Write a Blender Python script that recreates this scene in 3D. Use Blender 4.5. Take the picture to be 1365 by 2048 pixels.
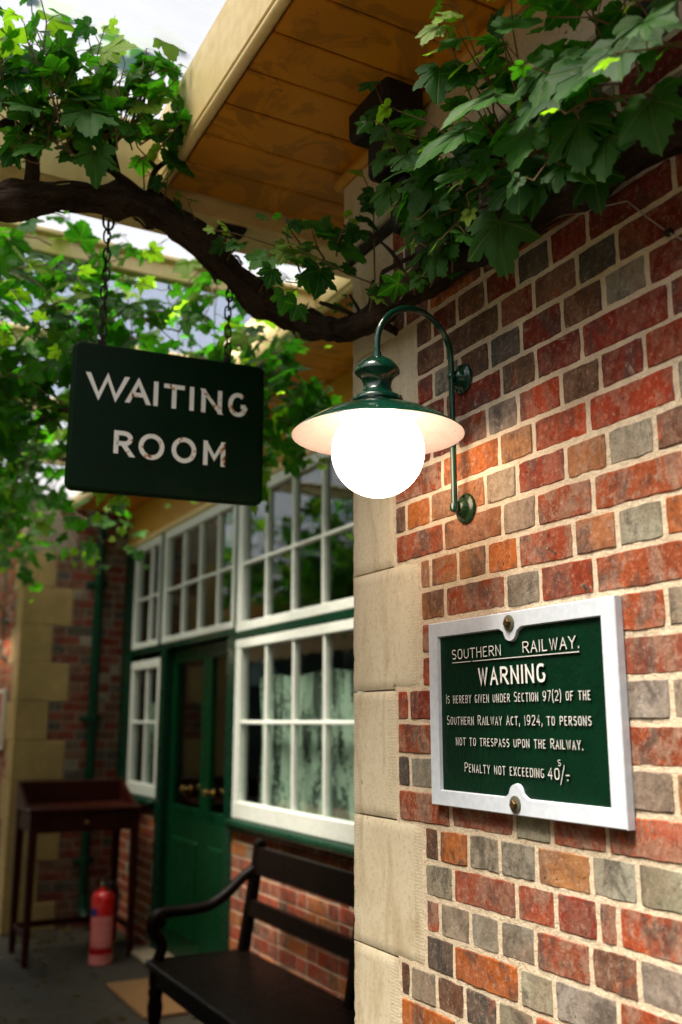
import bpy, math, random
import numpy as np
from mathutils import Vector, Matrix

for o in list(bpy.data.objects):
    bpy.data.objects.remove(o, do_unlink=True)
SC = bpy.context.scene
COL = SC.collection
R = math.radians
rng = random.Random(11)

# ------------------------------------------------------------------ camera
# world: near brick wall is the plane x=0 (wall body at x>0), y runs away along the platform, z up
CAM_POS = Vector((-1.2509, 0.0, 1.58)); YAW, PITCH = 0.490656, 0.212307
cd = bpy.data.cameras.new('camera'); cam = bpy.data.objects.new('camera', cd); COL.objects.link(cam)
F_ = Vector((math.sin(YAW)*math.cos(PITCH), math.cos(YAW)*math.cos(PITCH), math.sin(PITCH)))
R_ = Vector((math.cos(YAW), -math.sin(YAW), 0)); U_ = R_.cross(F_)
cam.matrix_world = Matrix(((R_.x, U_.x, -F_.x, CAM_POS.x), (R_.y, U_.y, -F_.y, CAM_POS.y), (R_.z, U_.z, -F_.z, CAM_POS.z), (0, 0, 0, 1)))
cd.sensor_fit = 'VERTICAL'; cd.sensor_height = 36; cd.sensor_width = 24
FPX = 1936.7; cd.lens = FPX/2048*36
cd.clip_start = 0.05; cd.clip_end = 500
cd.dof.use_dof = True; cd.dof.focus_distance = 2.12; cd.dof.aperture_fstop = 2.2
SC.camera = cam

def ray(px, py):
    return F_ + R_*((px-682.5)/FPX) - U_*((py-1024)/FPX)
def atX(px, py, X):
    d = ray(px, py); return CAM_POS + d*((X-CAM_POS.x)/d.x)
def atY(px, py, Y):
    d = ray(px, py); return CAM_POS + d*((Y-CAM_POS.y)/d.y)

# ------------------------------------------------------------------ sky, sun, exposure
SUN_EL, SUN_AZ = R(65), R(263)          # azimuth of the sun measured clockwise from +y
w = bpy.data.worlds.new('World'); SC.world = w; w.use_nodes = True
nt = w.node_tree; bg = nt.nodes['Background']
sky = nt.nodes.new('ShaderNodeTexSky'); sky.sky_type = 'NISHITA'; sky.sun_disc = False
sky.sun_elevation = SUN_EL; sky.sun_rotation = SUN_AZ; sky.air_density = 0.8; sky.dust_density = 6.0; sky.ozone_density = 0.3
nt.links.new(sky.outputs[0], bg.inputs[0]); bg.inputs[1].default_value = 0.020
sd = bpy.data.lights.new('sun', 'SUN'); sd.energy = 1.5; sd.angle = R(24); sd.color = (1, 0.90, 0.76)
sun = bpy.data.objects.new('sun', sd); COL.objects.link(sun)
sdir = Vector((math.sin(SUN_AZ)*math.cos(SUN_EL), math.cos(SUN_AZ)*math.cos(SUN_EL), math.sin(SUN_EL)))
sun.rotation_euler = sdir.to_track_quat('Z', 'Y').to_euler(); sun.location = sdir*40
SC.view_settings.view_transform = 'Standard'; SC.view_settings.look = 'None'
SC.view_settings.exposure = 3.3; SC.view_settings.gamma = 1
SC.render.engine = 'CYCLES'
SC.cycles.use_denoising = True
SC.cycles.max_bounces = 10; SC.cycles.diffuse_bounces = 5; SC.cycles.transparent_max_bounces = 16
SC.cycles.sample_clamp_indirect = 6

# ------------------------------------------------------------------ materials
class NT:
    def __init__(s, name):
        s.m = bpy.data.materials.new(name); s.m.use_nodes = True
        s.t = s.m.node_tree; s.t.nodes.clear()
        s.out = s.n('ShaderNodeOutputMaterial')
    def n(s, typ, **kw):
        nd = s.t.nodes.new(typ)
        for k, v in kw.items(): setattr(nd, k, v)
        return nd
    def set(s, sock, v):
        if hasattr(v, 'is_output') or isinstance(v, bpy.types.NodeSocket): s.t.links.new(v, sock)
        elif isinstance(v, (tuple, list)) and sock.type == 'RGBA' and len(v) == 3: sock.default_value = (*v, 1)
        else: sock.default_value = v
    def coord(s, which='Object'):
        return s.n('ShaderNodeTexCoord').outputs[which]
    def mapping(s, v, scale=(1, 1, 1), rot=(0, 0, 0)):
        m = s.n('ShaderNodeMapping'); s.set(m.inputs['Vector'], v); m.inputs['Scale'].default_value = scale; m.inputs['Rotation'].default_value = rot
        return m.outputs[0]
    def noise(s, v, scale=5, detail=4, rough=0.55, dist=0.0):
        t = s.n('ShaderNodeTexNoise'); s.set(t.inputs['Vector'], v)
        t.inputs['Scale'].default_value = scale; t.inputs['Detail'].default_value = detail; t.inputs['Roughness'].default_value = rough; t.inputs['Distortion'].default_value = dist
        return t.outputs['Fac']
    def ramp(s, f, a, b, lo=0.0, hi=1.0):
        m = s.n('ShaderNodeMapRange'); m.clamp = True
        for i, v in enumerate((f, a, b, lo, hi)): s.set(m.inputs[i], v)
        return m.outputs[0]
    def mix(s, f, a, b, mode='MIX'):
        m = s.n('ShaderNodeMix', data_type='RGBA', blend_type=mode)
        s.set(m.inputs[0], f); s.set(m.inputs[6], a); s.set(m.inputs[7], b); return m.outputs[2]
    def math(s, op, a, b=0.0, c=None):
        m = s.n('ShaderNodeMath', operation=op); s.set(m.inputs[0], a); s.set(m.inputs[1], b)
        if c is not None: s.set(m.inputs[2], c)
        return m.outputs[0]
    def vadd(s, a, b):
        m = s.n('ShaderNodeVectorMath', operation='ADD'); s.set(m.inputs[0], a); s.set(m.inputs[1], b); return m.outputs[0]
    def vscale(s, a, k):
        m = s.n('ShaderNodeVectorMath', operation='SCALE'); s.set(m.inputs[0], a); s.set(m.inputs[3], k); return m.outputs[0]
    def attr(s, name):
        return s.n('ShaderNodeAttribute', attribute_name=name)
    def bump(s, h, strength=0.3, dist=0.01, normal=None):
        b = s.n('ShaderNodeBump'); s.set(b.inputs['Height'], h); b.inputs['Strength'].default_value = strength; b.inputs['Distance'].default_value = dist
        if normal is not None: s.set(b.inputs['Normal'], normal)
        return b.outputs[0]
    def bsdf(s, col, rough=0.6, metal=0.0, normal=None, spec=0.5, coat=0.0):
        p = s.n('ShaderNodeBsdfPrincipled'); s.set(p.inputs['Base Color'], col); s.set(p.inputs['Roughness'], rough); s.set(p.inputs['Metallic'], metal)
        s.set(p.inputs['Specular IOR Level'], spec); s.set(p.inputs['Coat Weight'], coat)
        if normal is not None: s.set(p.inputs['Normal'], normal)
        return p.outputs[0]
    def done(s, sh):
        s.t.links.new(sh, s.out.inputs[0]); return s.m

def pmat(name, c1, c2=None, scale=8, rough=0.5, bump=0.15, metal=0.0, spec=0.5, chips=None, chip_amt=0.0, stretch=(1, 1, 1), coat=0.0, rvar=0.15):
    """general painted / plain surface: two tones mottled, fine grain bump, optional chips of another colour"""
    n = NT(name); c2 = c2 or tuple(x*0.7 for x in c1)
    v = n.mapping(n.coord(), stretch)
    f = n.noise(v, scale, 5, 0.6); f2 = n.noise(v, scale*7, 3)
    col = n.mix(n.ramp(f, 0.3, 0.7), c1, c2)
    col = n.mix(n.ramp(f2, 0.35, 0.75, 0, 0.35), col, tuple(x*0.6 for x in c2))
    if chips:
        g = n.noise(v, scale*2.7, 6, 0.65)
        col = n.mix(n.ramp(g, 0.70-chip_amt, 0.74-chip_amt), col, chips)
    nm = n.bump(n.math('ADD', f2, n.math('MULTIPLY', f, 2.0)), bump, 0.004)
    return n.done(n.bsdf(col, n.ramp(f2, 0.2, 0.8, max(0.03, rough-rvar), min(1, rough+rvar)), metal, nm, spec, coat))

def make_brick_mat():
    n = NT('brick')
    a = n.attr('bcol'); sd_ = n.attr('bseed')
    v = n.vadd(n.coord(), n.vscale(sd_.outputs['Vector'], 7.0))
    big = n.noise(v, 9, 5, 0.6, 0.6); med = n.noise(v, 34, 6, 0.65); fine = n.noise(v, 190, 5, 0.65)
    vv = n.mapping(v, (1, 1.25, 0.8))
    base = a.outputs['Color']; al = a.outputs['Alpha']
    col = n.mix(n.ramp(big, 0.38, 0.62, 0, .8), base, n.mix(1.0, base, (0.56, 0.50, 0.44), 'MULTIPLY'))
    film = n.math('ADD', n.math('MULTIPLY', n.noise(vv, 13, 8, 0.68, 0.8), 0.8), n.math('MULTIPLY', fine, 0.2))
    col = n.mix(n.math('MULTIPLY', n.ramp(film, 0.475, 0.535), n.ramp(al, 0, 1, 0.0, 0.80)), col, n.mix(n.ramp(med, .35, .65), (0.38, 0.24, 0.17), (0.29, 0.16, 0.105)))
    flake = n.noise(n.vadd(v, (3.1, 1.7, 9.2)), 9, 7, 0.7, 0.8)
    col = n.mix(n.math('MULTIPLY', n.ramp(flake, 0.60, 0.615), n.ramp(al, 0.25, 0.6, 0.0, 0.9)), col, (0.50, 0.105, 0.028))
    soot = n.math('ADD', n.math('MULTIPLY', n.noise(n.vadd(vv, (7.7, 2.2, 4.1)), 11, 7, 0.7, 0.5), 0.8), n.math('MULTIPLY', fine, 0.2))
    col = n.mix(n.ramp(soot, 0.515, 0.585, 0, 0.66), col, (0.070, 0.058, 0.050))
    lime = n.noise(n.vadd(vv, (1.3, 8.2, 3.3)), 20, 7, 0.72, 0.6)
    col = n.mix(n.ramp(lime, 0.64, 0.69, 0, 0.55), col, (0.55, 0.50, 0.43))
    col = n.mix(n.ramp(fine, 0.35, 0.75, 0.30, 0.0), col, (0.05, 0.035, 0.03))
    grit = n.noise(n.vadd(v, (9.1, 4.4, 2.8)), 75, 7, 0.78)
    col = n.mix(n.ramp(grit, 0.50, 0.64, 0, .55), col, n.mix(1.0, col, (.35, .33, .33), 'MULTIPLY'))
    col = n.mix(n.ramp(grit, 0.36, 0.46, .35, 0), col, (.52, .40, .31))
    pits = n.noise(v, 80, 3, 0.5)
    col = n.mix(n.ramp(pits, 0.70, 0.74, 0, 0.85), col, (0.03, 0.022, 0.02))
    h = n.math('ADD', n.math('MULTIPLY', med, 0.7), n.math('MULTIPLY', fine, 0.45))
    h = n.math('SUBTRACT', h, n.ramp(pits, 0.68, 0.76))
    h = n.math('SUBTRACT', h, n.ramp(flake, 0.59, 0.62, 0, 0.45))
    return n.done(n.bsdf(col, 0.88, 0, n.bump(n.math('ADD', h, n.math('MULTIPLY', grit, -0.8)), 0.55, 0.004), 0.2))

def make_mortar(name='mortar', kk=1.0):
    n = NT(name); v = n.coord()
    f = n.noise(v, 14, 5); g = n.noise(v, 220, 4, 0.7); k = n.noise(v, 60, 4)
    col = n.mix(n.ramp(f, 0.3, 0.7), (0.78*kk, 0.665*kk, 0.50*kk), (0.68*kk, 0.565*kk, 0.41*kk))
    col = n.mix(n.ramp(g, 0.45, 0.7, 0, 0.5), col, (0.30, 0.23, 0.15))
    col = n.mix(n.ramp(n.noise(v, 24, 7, .75), .55, .68, 0, .5), col, (0.34, 0.25, 0.16))
    col = n.mix(n.ramp(n.noise(v, 5, 4, .6), .55, .7, 0, .35), col, (0.42, 0.30, 0.22))
    return n.done(n.bsdf(col, 0.95, 0, n.bump(n.math('ADD', g, n.math('MULTIPLY', k, 1.5)), 0.9, 0.004), 0.1))

def make_stone():
    n = NT('limestone'); v = n.coord(); a = n.attr('tool')
    f = n.noise(v, 5, 5, 0.6); g = n.noise(v, 90, 5, 0.7); s = n.noise(n.mapping(v, (1, 1, 0.35)), 11, 5, 0.6, 0.6)
    col = n.mix(n.ramp(f, 0.3, 0.7), (0.62, 0.565, 0.43), (0.57, 0.50, 0.355))
    col = n.mix(n.ramp(s, 0.50, 0.68, 0, 0.62), col, (0.36, 0.27, 0.15))
    col = n.mix(n.ramp(n.noise(v, 30, 4), 0.66, 0.72, 0, 0.7), col, (0.68, 0.60, 0.46))
    col = n.mix(n.ramp(g, 0.52, 0.68, 0, 0.45), col, (0.30, 0.23, 0.13))
    pk = n.noise(v, 34, 2, 0.4); col = n.mix(n.ramp(pk, 0.74, 0.77, 0, .8), col, (0.20, 0.15, 0.07))
    wv = n.n('ShaderNodeTexWave', wave_type='BANDS', bands_direction='Z'); n.set(wv.inputs['Vector'], v)
    wv.inputs['Scale'].default_value = 42; wv.inputs['Distortion'].default_value = 5; wv.inputs['Detail'].default_value = 2; wv.inputs['Detail Scale'].default_value = 2
    tool = n.math('MULTIPLY', n.ramp(a.outputs['Fac'], 0.35, 0.6), wv.outputs['Fac'])
    col = n.mix(n.math('MULTIPLY', tool, 0.14), col, (0.24, 0.17, 0.09))
    h = n.math('ADD', n.math('ADD', n.math('MULTIPLY', g, 0.6), n.math('MULTIPLY', pk, -0.15)), n.math('MULTIPLY', tool, -0.30))
    return n.done(n.bsdf(col, 0.9, 0, n.bump(h, 0.30, 0.003), 0.2))

def make_soffit():
    n = NT('ochre_boards'); v = n.coord()
    big = n.noise(v, 3.2, 5, 0.6, 0.8); g = n.noise(n.mapping(v, (2, 30, 8)), 6, 4); med = n.noise(v, 14, 5, 0.65)
    col = n.mix(n.ramp(big, 0.35, 0.65), (0.66, 0.285, 0.012), (0.55, 0.22, 0.010))
    col = n.mix(n.ramp(n.noise(v, 5.5, 5, 0.65, 1.0), 0.53, 0.58, 0, 0.55), col, (0.27, 0.125, 0.012))
    col = n.mix(n.ramp(med, 0.66, 0.72, 0, 0.8), col, (0.16, 0.06, 0.010))
    return n.done(n.bsdf(col, 0.55, 0, n.bump(n.math('ADD', g, med), 0.25, 0.003), 0.35))

def make_leaf(name='vine_leaf', trans=0.45):
    n = NT(name); a = n.attr('lcol'); c = n.attr('lloc')
    sep = n.n('ShaderNodeSeparateXYZ'); n.set(sep.inputs[0], c.outputs['Vector'])
    ax = n.math('ABSOLUTE', sep.outputs[0]); y = sep.outputs[1]
    dmin = None
    for ang in (0.0, 52, 112):
        sa, ca = math.sin(R(ang)), math.cos(R(ang))
        d = n.math('ABSOLUTE', n.math('SUBTRACT', n.math('MULTIPLY', ax, ca), n.math('MULTIPLY', y, sa)))
        along = n.math('ADD', n.math('MULTIPLY', ax, sa), n.math('MULTIPLY', y, ca))
        d = n.math('ADD', d, n.ramp(along, -0.02, 0.0, 1.0, 0.0))
        dmin = d if dmin is None else n.math('MINIMUM', dmin, d)
    vein = n.ramp(dmin, 0.006, 0.022, 1.0, 0.0)
    nz = n.noise(n.vadd(n.coord(), c.outputs['Vector']), 30, 4)
    col = n.mix(n.ramp(nz, 0.35, 0.7, 0, 0.45), a.outputs['Color'], n.mix(1.0, a.outputs['Color'], (0.55, 0.65, 0.55), 'MULTIPLY'))
    col = n.mix(n.math('MULTIPLY', vein, 0.5), col, (0.12, 0.20, 0.05))
    h = n.math('SUBTRACT', n.math('MULTIPLY', nz, 0.6), n.math('MULTIPLY', vein, 0.8))
    nm = n.bump(h, 0.45, 0.004)
    p = n.bsdf(col, 0.5, 0, nm, 0.22)
    tr = n.n('ShaderNodeBsdfTranslucent'); n.set(tr.inputs[0], n.mix(1.0, col, (2.2, 3.0, 0.6), 'MULTIPLY'))
    mx = n.n('ShaderNodeMixShader'); mx.inputs[0].default_value = trans
    n.t.links.new(p, mx.inputs[1]); n.t.links.new(tr.outputs[0], mx.inputs[2])
    return n.done(mx.outputs[0])

def make_bark():
    n = NT('vine_bark'); a = n.attr('tuv')
    v = n.mapping(a.outputs['Vector'], (7, 7, 2.2))
    f = n.noise(v, 2.6, 7, 0.72, 0.9); g = n.noise(n.coord(), 60, 4)
    col = n.mix(n.ramp(f, 0.35, 0.65), (0.013, 0.009, 0.007), (0.135, 0.090, 0.058))
    col = n.mix(n.ramp(g, 0.62, 0.75, 0, 0.5), col, (0.17, 0.13, 0.10))
    return n.done(n.bsdf(col, 0.9, 0, n.bump(n.math('ADD', n.math('MULTIPLY', f, 2), g), 1.0, 0.012), 0.15))

def make_sheet(name='translucent_roofing', k=.30, tp_mix=.24):
    n = NT(name); v = n.coord()
    s = n.noise(n.mapping(v, (0.6, 2.5, 1)), 1.2, 5, 0.6, 0.4)
    wv = n.n('ShaderNodeTexWave', wave_type='BANDS', bands_direction='Y'); n.set(wv.inputs['Vector'], v); wv.inputs['Scale'].default_value = 26
    col = n.mix(n.ramp(s, 0.45, 0.75, 0, 0.35), (0.80*k, 0.88*k, 1.0*k), (0.55*k, 0.66*k, 0.74*k))
    col = n.mix(n.math('MULTIPLY', wv.outputs['Fac'], 0.10), col, (0.55*k, 0.62*k, 0.70*k))
    tr = n.n('ShaderNodeBsdfTranslucent'); n.set(tr.inputs[0], col)
    tp = n.n('ShaderNodeBsdfTransparent'); tp.inputs[0].default_value = (0.97, 0.97, 0.97, 1)
    gl = n.bsdf((0.75, 0.8, 0.85), 0.3)
    m1 = n.n('ShaderNodeMixShader'); m1.inputs[0].default_value = tp_mix
    n.t.links.new(tr.outputs[0], m1.inputs[1]); n.t.links.new(tp.outputs[0], m1.inputs[2])
    m2 = n.n('ShaderNodeMixShader'); m2.inputs[0].default_value = 0.08
    n.t.links.new(m1.outputs[0], m2.inputs[1]); n.t.links.new(gl, m2.inputs[2])
    return n.done(m2.outputs[0])

def make_glass():
    n = NT('window_glass')
    fr = n.n('ShaderNodeFresnel'); ge = n.n('ShaderNodeNewGeometry'); n.set(fr.inputs['IOR'], n.ramp(ge.outputs['Backfacing'], 0, 1, 1.5, 1/1.5))
    nz = n.noise(n.coord(), 2.5, 3); nm = n.bump(nz, 0.05, 0.05)
    n.set(fr.inputs['Normal'], nm)
    gl = n.n('ShaderNodeBsdfGlossy'); gl.inputs['Roughness'].default_value = 0.02; gl.inputs[0].default_value = (0.9, 0.9, 0.9, 1); n.set(gl.inputs['Normal'], nm)
    tp = n.n('ShaderNodeBsdfTransparent'); tp.inputs[0].default_value = (0.82, 0.88, 0.85, 1)
    m = n.n('ShaderNodeMixShader'); n.set(m.inputs[0], fr.outputs[0])
    n.t.links.new(tp.outputs[0], m.inputs[1]); n.t.links.new(gl.outputs[0], m.inputs[2])
    return n.done(m.outputs[0])

def make_lace():
    n = NT('lace'); v = n.coord()
    f = n.math('ADD', n.math('MULTIPLY', n.noise(n.mapping(v, (1, 1, .25)), 13, 3, .5), .55), n.math('MULTIPLY', n.noise(v, 44, 5, 0.7, .6), .45)); k = n.noise(v, 110, 3, 0.6)
    col = n.mix(n.ramp(k, 0.4, 0.6), (0.60, 0.68, 0.60), (0.46, 0.55, 0.47))
    d = n.bsdf(col, 0.9)
    tp = n.n('ShaderNodeBsdfTransparent')
    al = n.math('MULTIPLY', n.ramp(f, 0.46, 0.53, 0.16, .95), n.ramp(k, 0.30, 0.42, 0.6, 1.0))
    m = n.n('ShaderNodeMixShader'); n.set(m.inputs[0], al)
    n.t.links.new(tp.outputs[0], m.inputs[1]); n.t.links.new(d, m.inputs[2])
    return n.done(m.outputs[0])

def make_globe():
    n = NT('lit_globe')
    lw = n.n('ShaderNodeLayerWeight'); lw.inputs['Blend'].default_value = 0.25
    e = n.n('ShaderNodeEmission'); n.set(e.inputs[0], (1, 0.74, 0.54)); e.inputs[1].default_value = 1.3
    g = n.n('ShaderNodeBsdfGlossy'); g.inputs['Roughness'].default_value = 0.1
    m = n.n('ShaderNodeMixShader'); m.inputs[0].default_value = 0.03
    n.t.links.new(e.outputs[0], m.inputs[1]); n.t.links.new(g.outputs[0], m.inputs[2])
    return n.done(m.outputs[0])

def make_enamel_letters():
    n = NT('rusty_white_enamel'); v = n.coord()
    r = n.noise(n.vadd(v, (2.3, 5.1, 1.7)), 46, 3, 0.5); r2 = n.noise(v, 120, 4)
    x = n.n('ShaderNodeSeparateXYZ'); n.set(x.inputs[0], v)
    f = n.math('ADD', r, n.ramp(x.outputs[0], -0.1, 0.25, -0.06, 0.015))
    col = n.mix(n.ramp(f, 0.58, 0.64), (0.86, 0.92, 0.88), (0.66, 0.36, 0.15))
    col = n.mix(n.ramp(f, 0.63, 0.67), col, (0.24, 0.085, 0.03))
    return n.done(n.bsdf(col, 0.4, 0, n.bump(r2, 0.1, 0.002), 0.5))

def make_cast_letters():
    n = NT('cast_letters'); g = n.n('ShaderNodeNewGeometry'); x = n.n('ShaderNodeSeparateXYZ'); n.set(x.inputs[0], g.outputs['True Normal'])
    f = n.ramp(n.math('ABSOLUTE', x.outputs[0]), .6, .8); w_ = n.noise(n.coord(), 60, 4)
    col = n.mix(n.math('MULTIPLY', f, n.ramp(w_, .28, .36)), (0.002, 0.024, 0.010), (0.84, 0.84, 0.82))
    return n.done(n.bsdf(col, 0.45, 0, None, 0.2))
M = {}
def mats():
    M['brick'] = make_brick_mat(); M['mortar'] = make_mortar(); M['mortar_shade'] = make_mortar('shaded_mortar', .42); M['stone'] = make_stone(); M['stone_shade'] = pmat('shaded_stone', (0.44, 0.31, 0.12), (0.30, 0.21, 0.08), 5, 0.9, 0.3); M['soffit'] = make_soffit()  # far copies of stone and mortar are darkened to paint the wall's shade
    M['leaf'] = make_leaf(); M['leaf_back'] = make_leaf('vine_leaf_far', 0.55); M['bark'] = make_bark(); M['sheet'] = make_sheet(); M['sheet_sunpass'] = make_sheet('sunpass_roofing', .8, .92); M['glass'] = make_glass(); M['lace'] = make_lace()
    M['globe'] = make_globe(); M['letters'] = make_enamel_letters(); M['castletters'] = make_cast_letters()
    M['cream'] = pmat('cream_paint', (0.86, 0.69, 0.34), (0.78, 0.60, 0.26), 4, 0.45, 0.1, chips=(0.16, 0.08, 0.03), chip_amt=-0.03)
    M['ochre'] = pmat('ochre_paint', (0.62, 0.33, 0.045), (0.52, 0.26, 0.03), 4, 0.5, 0.12)
    M['green'] = pmat('dark_green_gloss', (0.002, 0.036, 0.017), (0.0015, 0.024, 0.011), 6, 0.30, 0.06, spec=0.22)
    M['green_door'] = pmat('door_green', (0.0008, 0.042, 0.013), (0.0006, 0.028, 0.008), 3, 0.4, 0.08, spec=0.12)
    M['enamel'] = pmat('green_enamel', (0.0015, 0.017, 0.005), (0.001, 0.012, 0.0035), 5, 0.4, 0.05, spec=0.12, chips=(0.10, 0.035, 0.012), chip_amt=-0.06)
    M['lampgreen'] = pmat('lamp_green', (0.004, 0.060, 0.034), (0.003, 0.044, 0.024), 16, 0.18, 0.05, coat=0.5, rvar=0.08)
    M['lampolive'] = pmat('lamp_olive_flecked', (0.014, 0.062, 0.014), (0.006, 0.032, 0.008), 20, 0.25, 0.1, chips=(0.20, 0.17, 0.03), chip_amt=0.02)  # olive with yellowish flecks, for the lower plate
    M['white'] = pmat('white_paint', (0.80, 0.80, 0.77), (0.72, 0.72, 0.68), 6, 0.4, 0.08)
    M['sashwhite'] = pmat('sash_white', (0.72, 0.76, 0.72), (0.67, 0.71, 0.66), 6, 0.4, 0.05)
    M['signwhite'] = pmat('cast_white', (0.66, 0.74, 0.84), (0.60, 0.68, 0.78), 9, 0.38, 0.12, chips=(0.35, 0.18, 0.07), chip_amt=-0.07)
    M['signgreen'] = pmat('cast_green', (0.0015, 0.026, 0.011), (0.001, 0.018, 0.008), 14, 0.38, 0.35, spec=0.15, chips=(0.02, 0.16, 0.05), chip_amt=-0.07)
    M['shade_in'] = pmat('shade_white', (0.42, 0.33, 0.305), (0.40, 0.31, 0.285), 6, 0.35, 0.03)
    M['steel'] = pmat('dull_steel', (0.20, 0.20, 0.15), (0.14, 0.14, 0.10), 20, 0.5, 0.1, metal=0.5)
    M['brass'] = pmat('brass', (0.55, 0.38, 0.13), (0.34, 0.22, 0.07), 20, 0.3, 0.1, metal=1.0); M['bronze'] = pmat('tarnished_bronze', (0.16, 0.10, 0.035), (0.09, 0.055, 0.02), 60, 0.45, 0.2, metal=0.7)
    M['iron'] = pmat('rusty_iron', (0.035, 0.022, 0.016), (0.02, 0.014, 0.011), 40, 0.7, 0.4, metal=0.4)
    M['darkwood'] = pmat('dark_varnished_wood', (0.0060, 0.0026, 0.0016), (0.003, 0.0015, 0.001), 3, 0.45, 0.12, spec=0.10, stretch=(6, 1, 6))
    M['redwood'] = pmat('mahogany', (0.048, 0.0085, 0.0035), (0.026, 0.005, 0.0022), 3, 0.45, 0.12, spec=0.10, stretch=(6, 6, 1))
    M['timber'] = pmat('old_black_timber', (0.008, 0.0055, 0.004), (0.005, 0.0035, 0.003), 8, 0.7, 0.5)
    M['red'] = pmat('extinguisher_red', (0.80, 0.010, 0.012), (0.72, 0.008, 0.010), 5, 0.25, 0.02, coat=0.4)
    M['pink'] = pmat('label_highlight_pale', (0.85, 0.36, 0.33), (0.80, 0.14, 0.13), 60, 0.5, 0.0, stretch=(0.05, 0.05, 1))
    M['blue'] = pmat('label_blue', (0.02, 0.04, 0.30), None, 5, 0.4, 0.0)
    M['blackplastic'] = pmat('black_plastic', (0.012, 0.012, 0.012), None, 9, 0.4, 0.1)
    M['mat'] = pmat('coir', (0.30, 0.16, 0.055), (0.22, 0.11, 0.035), 90, 0.95, 1.0)
    M['matedge'] = pmat('coir_edge', (0.06, 0.035, 0.018), None, 60, 0.9, 0.8)
    M['asphalt'] = pmat('asphalt', (0.038, 0.031, 0.019), (0.022, 0.018, 0.011), 3, 0.9, 0.9, chips=(0.13, 0.11, 0.08), chip_amt=-0.04)
    M['bounce_paving'] = pmat('bounce_warm', (0.14, 0.11, 0.06), (0.11, 0.085, 0.045), 2, 0.85, 0.3); M['ballast'] = pmat('ballast', (0.14, 0.12, 0.10), (0.09, 0.08, 0.065), 9, 0.95, 0.8)
    M['step'] = pmat('worn_step', (0.30, 0.25, 0.17), (0.18, 0.15, 0.09), 6, 0.85, 0.4)
    M['stem'] = pmat('vine_stem', (0.10, 0.055, 0.022), (0.055, 0.030, 0.014), 20, 0.6, 0.3)
    M['stemred'] = pmat('vine_shoot', (0.13, 0.11, 0.03), (0.16, 0.06, 0.03), 7, 0.5, 0.1)
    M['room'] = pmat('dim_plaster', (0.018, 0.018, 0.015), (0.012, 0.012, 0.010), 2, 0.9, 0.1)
    M['shadeblue'] = pmat('pale_blue_shade', (0.30, 0.36, 0.48), (0.24, 0.30, 0.42), 3, 0.4, 0.02)
    M['wire'] = pmat('pale_wire', (0.45, 0.42, 0.36), (0.30, 0.27, 0.22), 30, 0.6, 0.1)
    M['poster'] = pmat('poster_red', (0.40, 0.05, 0.035), (0.48, 0.30, 0.25), 11, 0.5, 0.0)
    M['hedge'] = pmat('hedge_green', (0.010, 0.030, 0.006), (0.004, 0.014, 0.003), 4, 0.8, 0.8)
mats()

# ------------------------------------------------------------------ objects and meshes
def origin(o):
    v = Vector((0, 0, 0))
    while o is not None: v = v + o.location; o = o.parent
    return v
def tag(o, label=None, cat=None, group=None, kind=None):
    if label: o['label'] = label
    if cat: o['category'] = cat
    if group: o['group'] = group
    if kind: o['kind'] = kind
    return o
def thing(name, loc, label, cat, group=None, rot=(0, 0, 0)):
    o = bpy.data.objects.new(name, None); COL.objects.link(o); o.location = loc; o.rotation_euler = rot; o.empty_display_size = 0.1
    return tag(o, label, cat, group)

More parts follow.
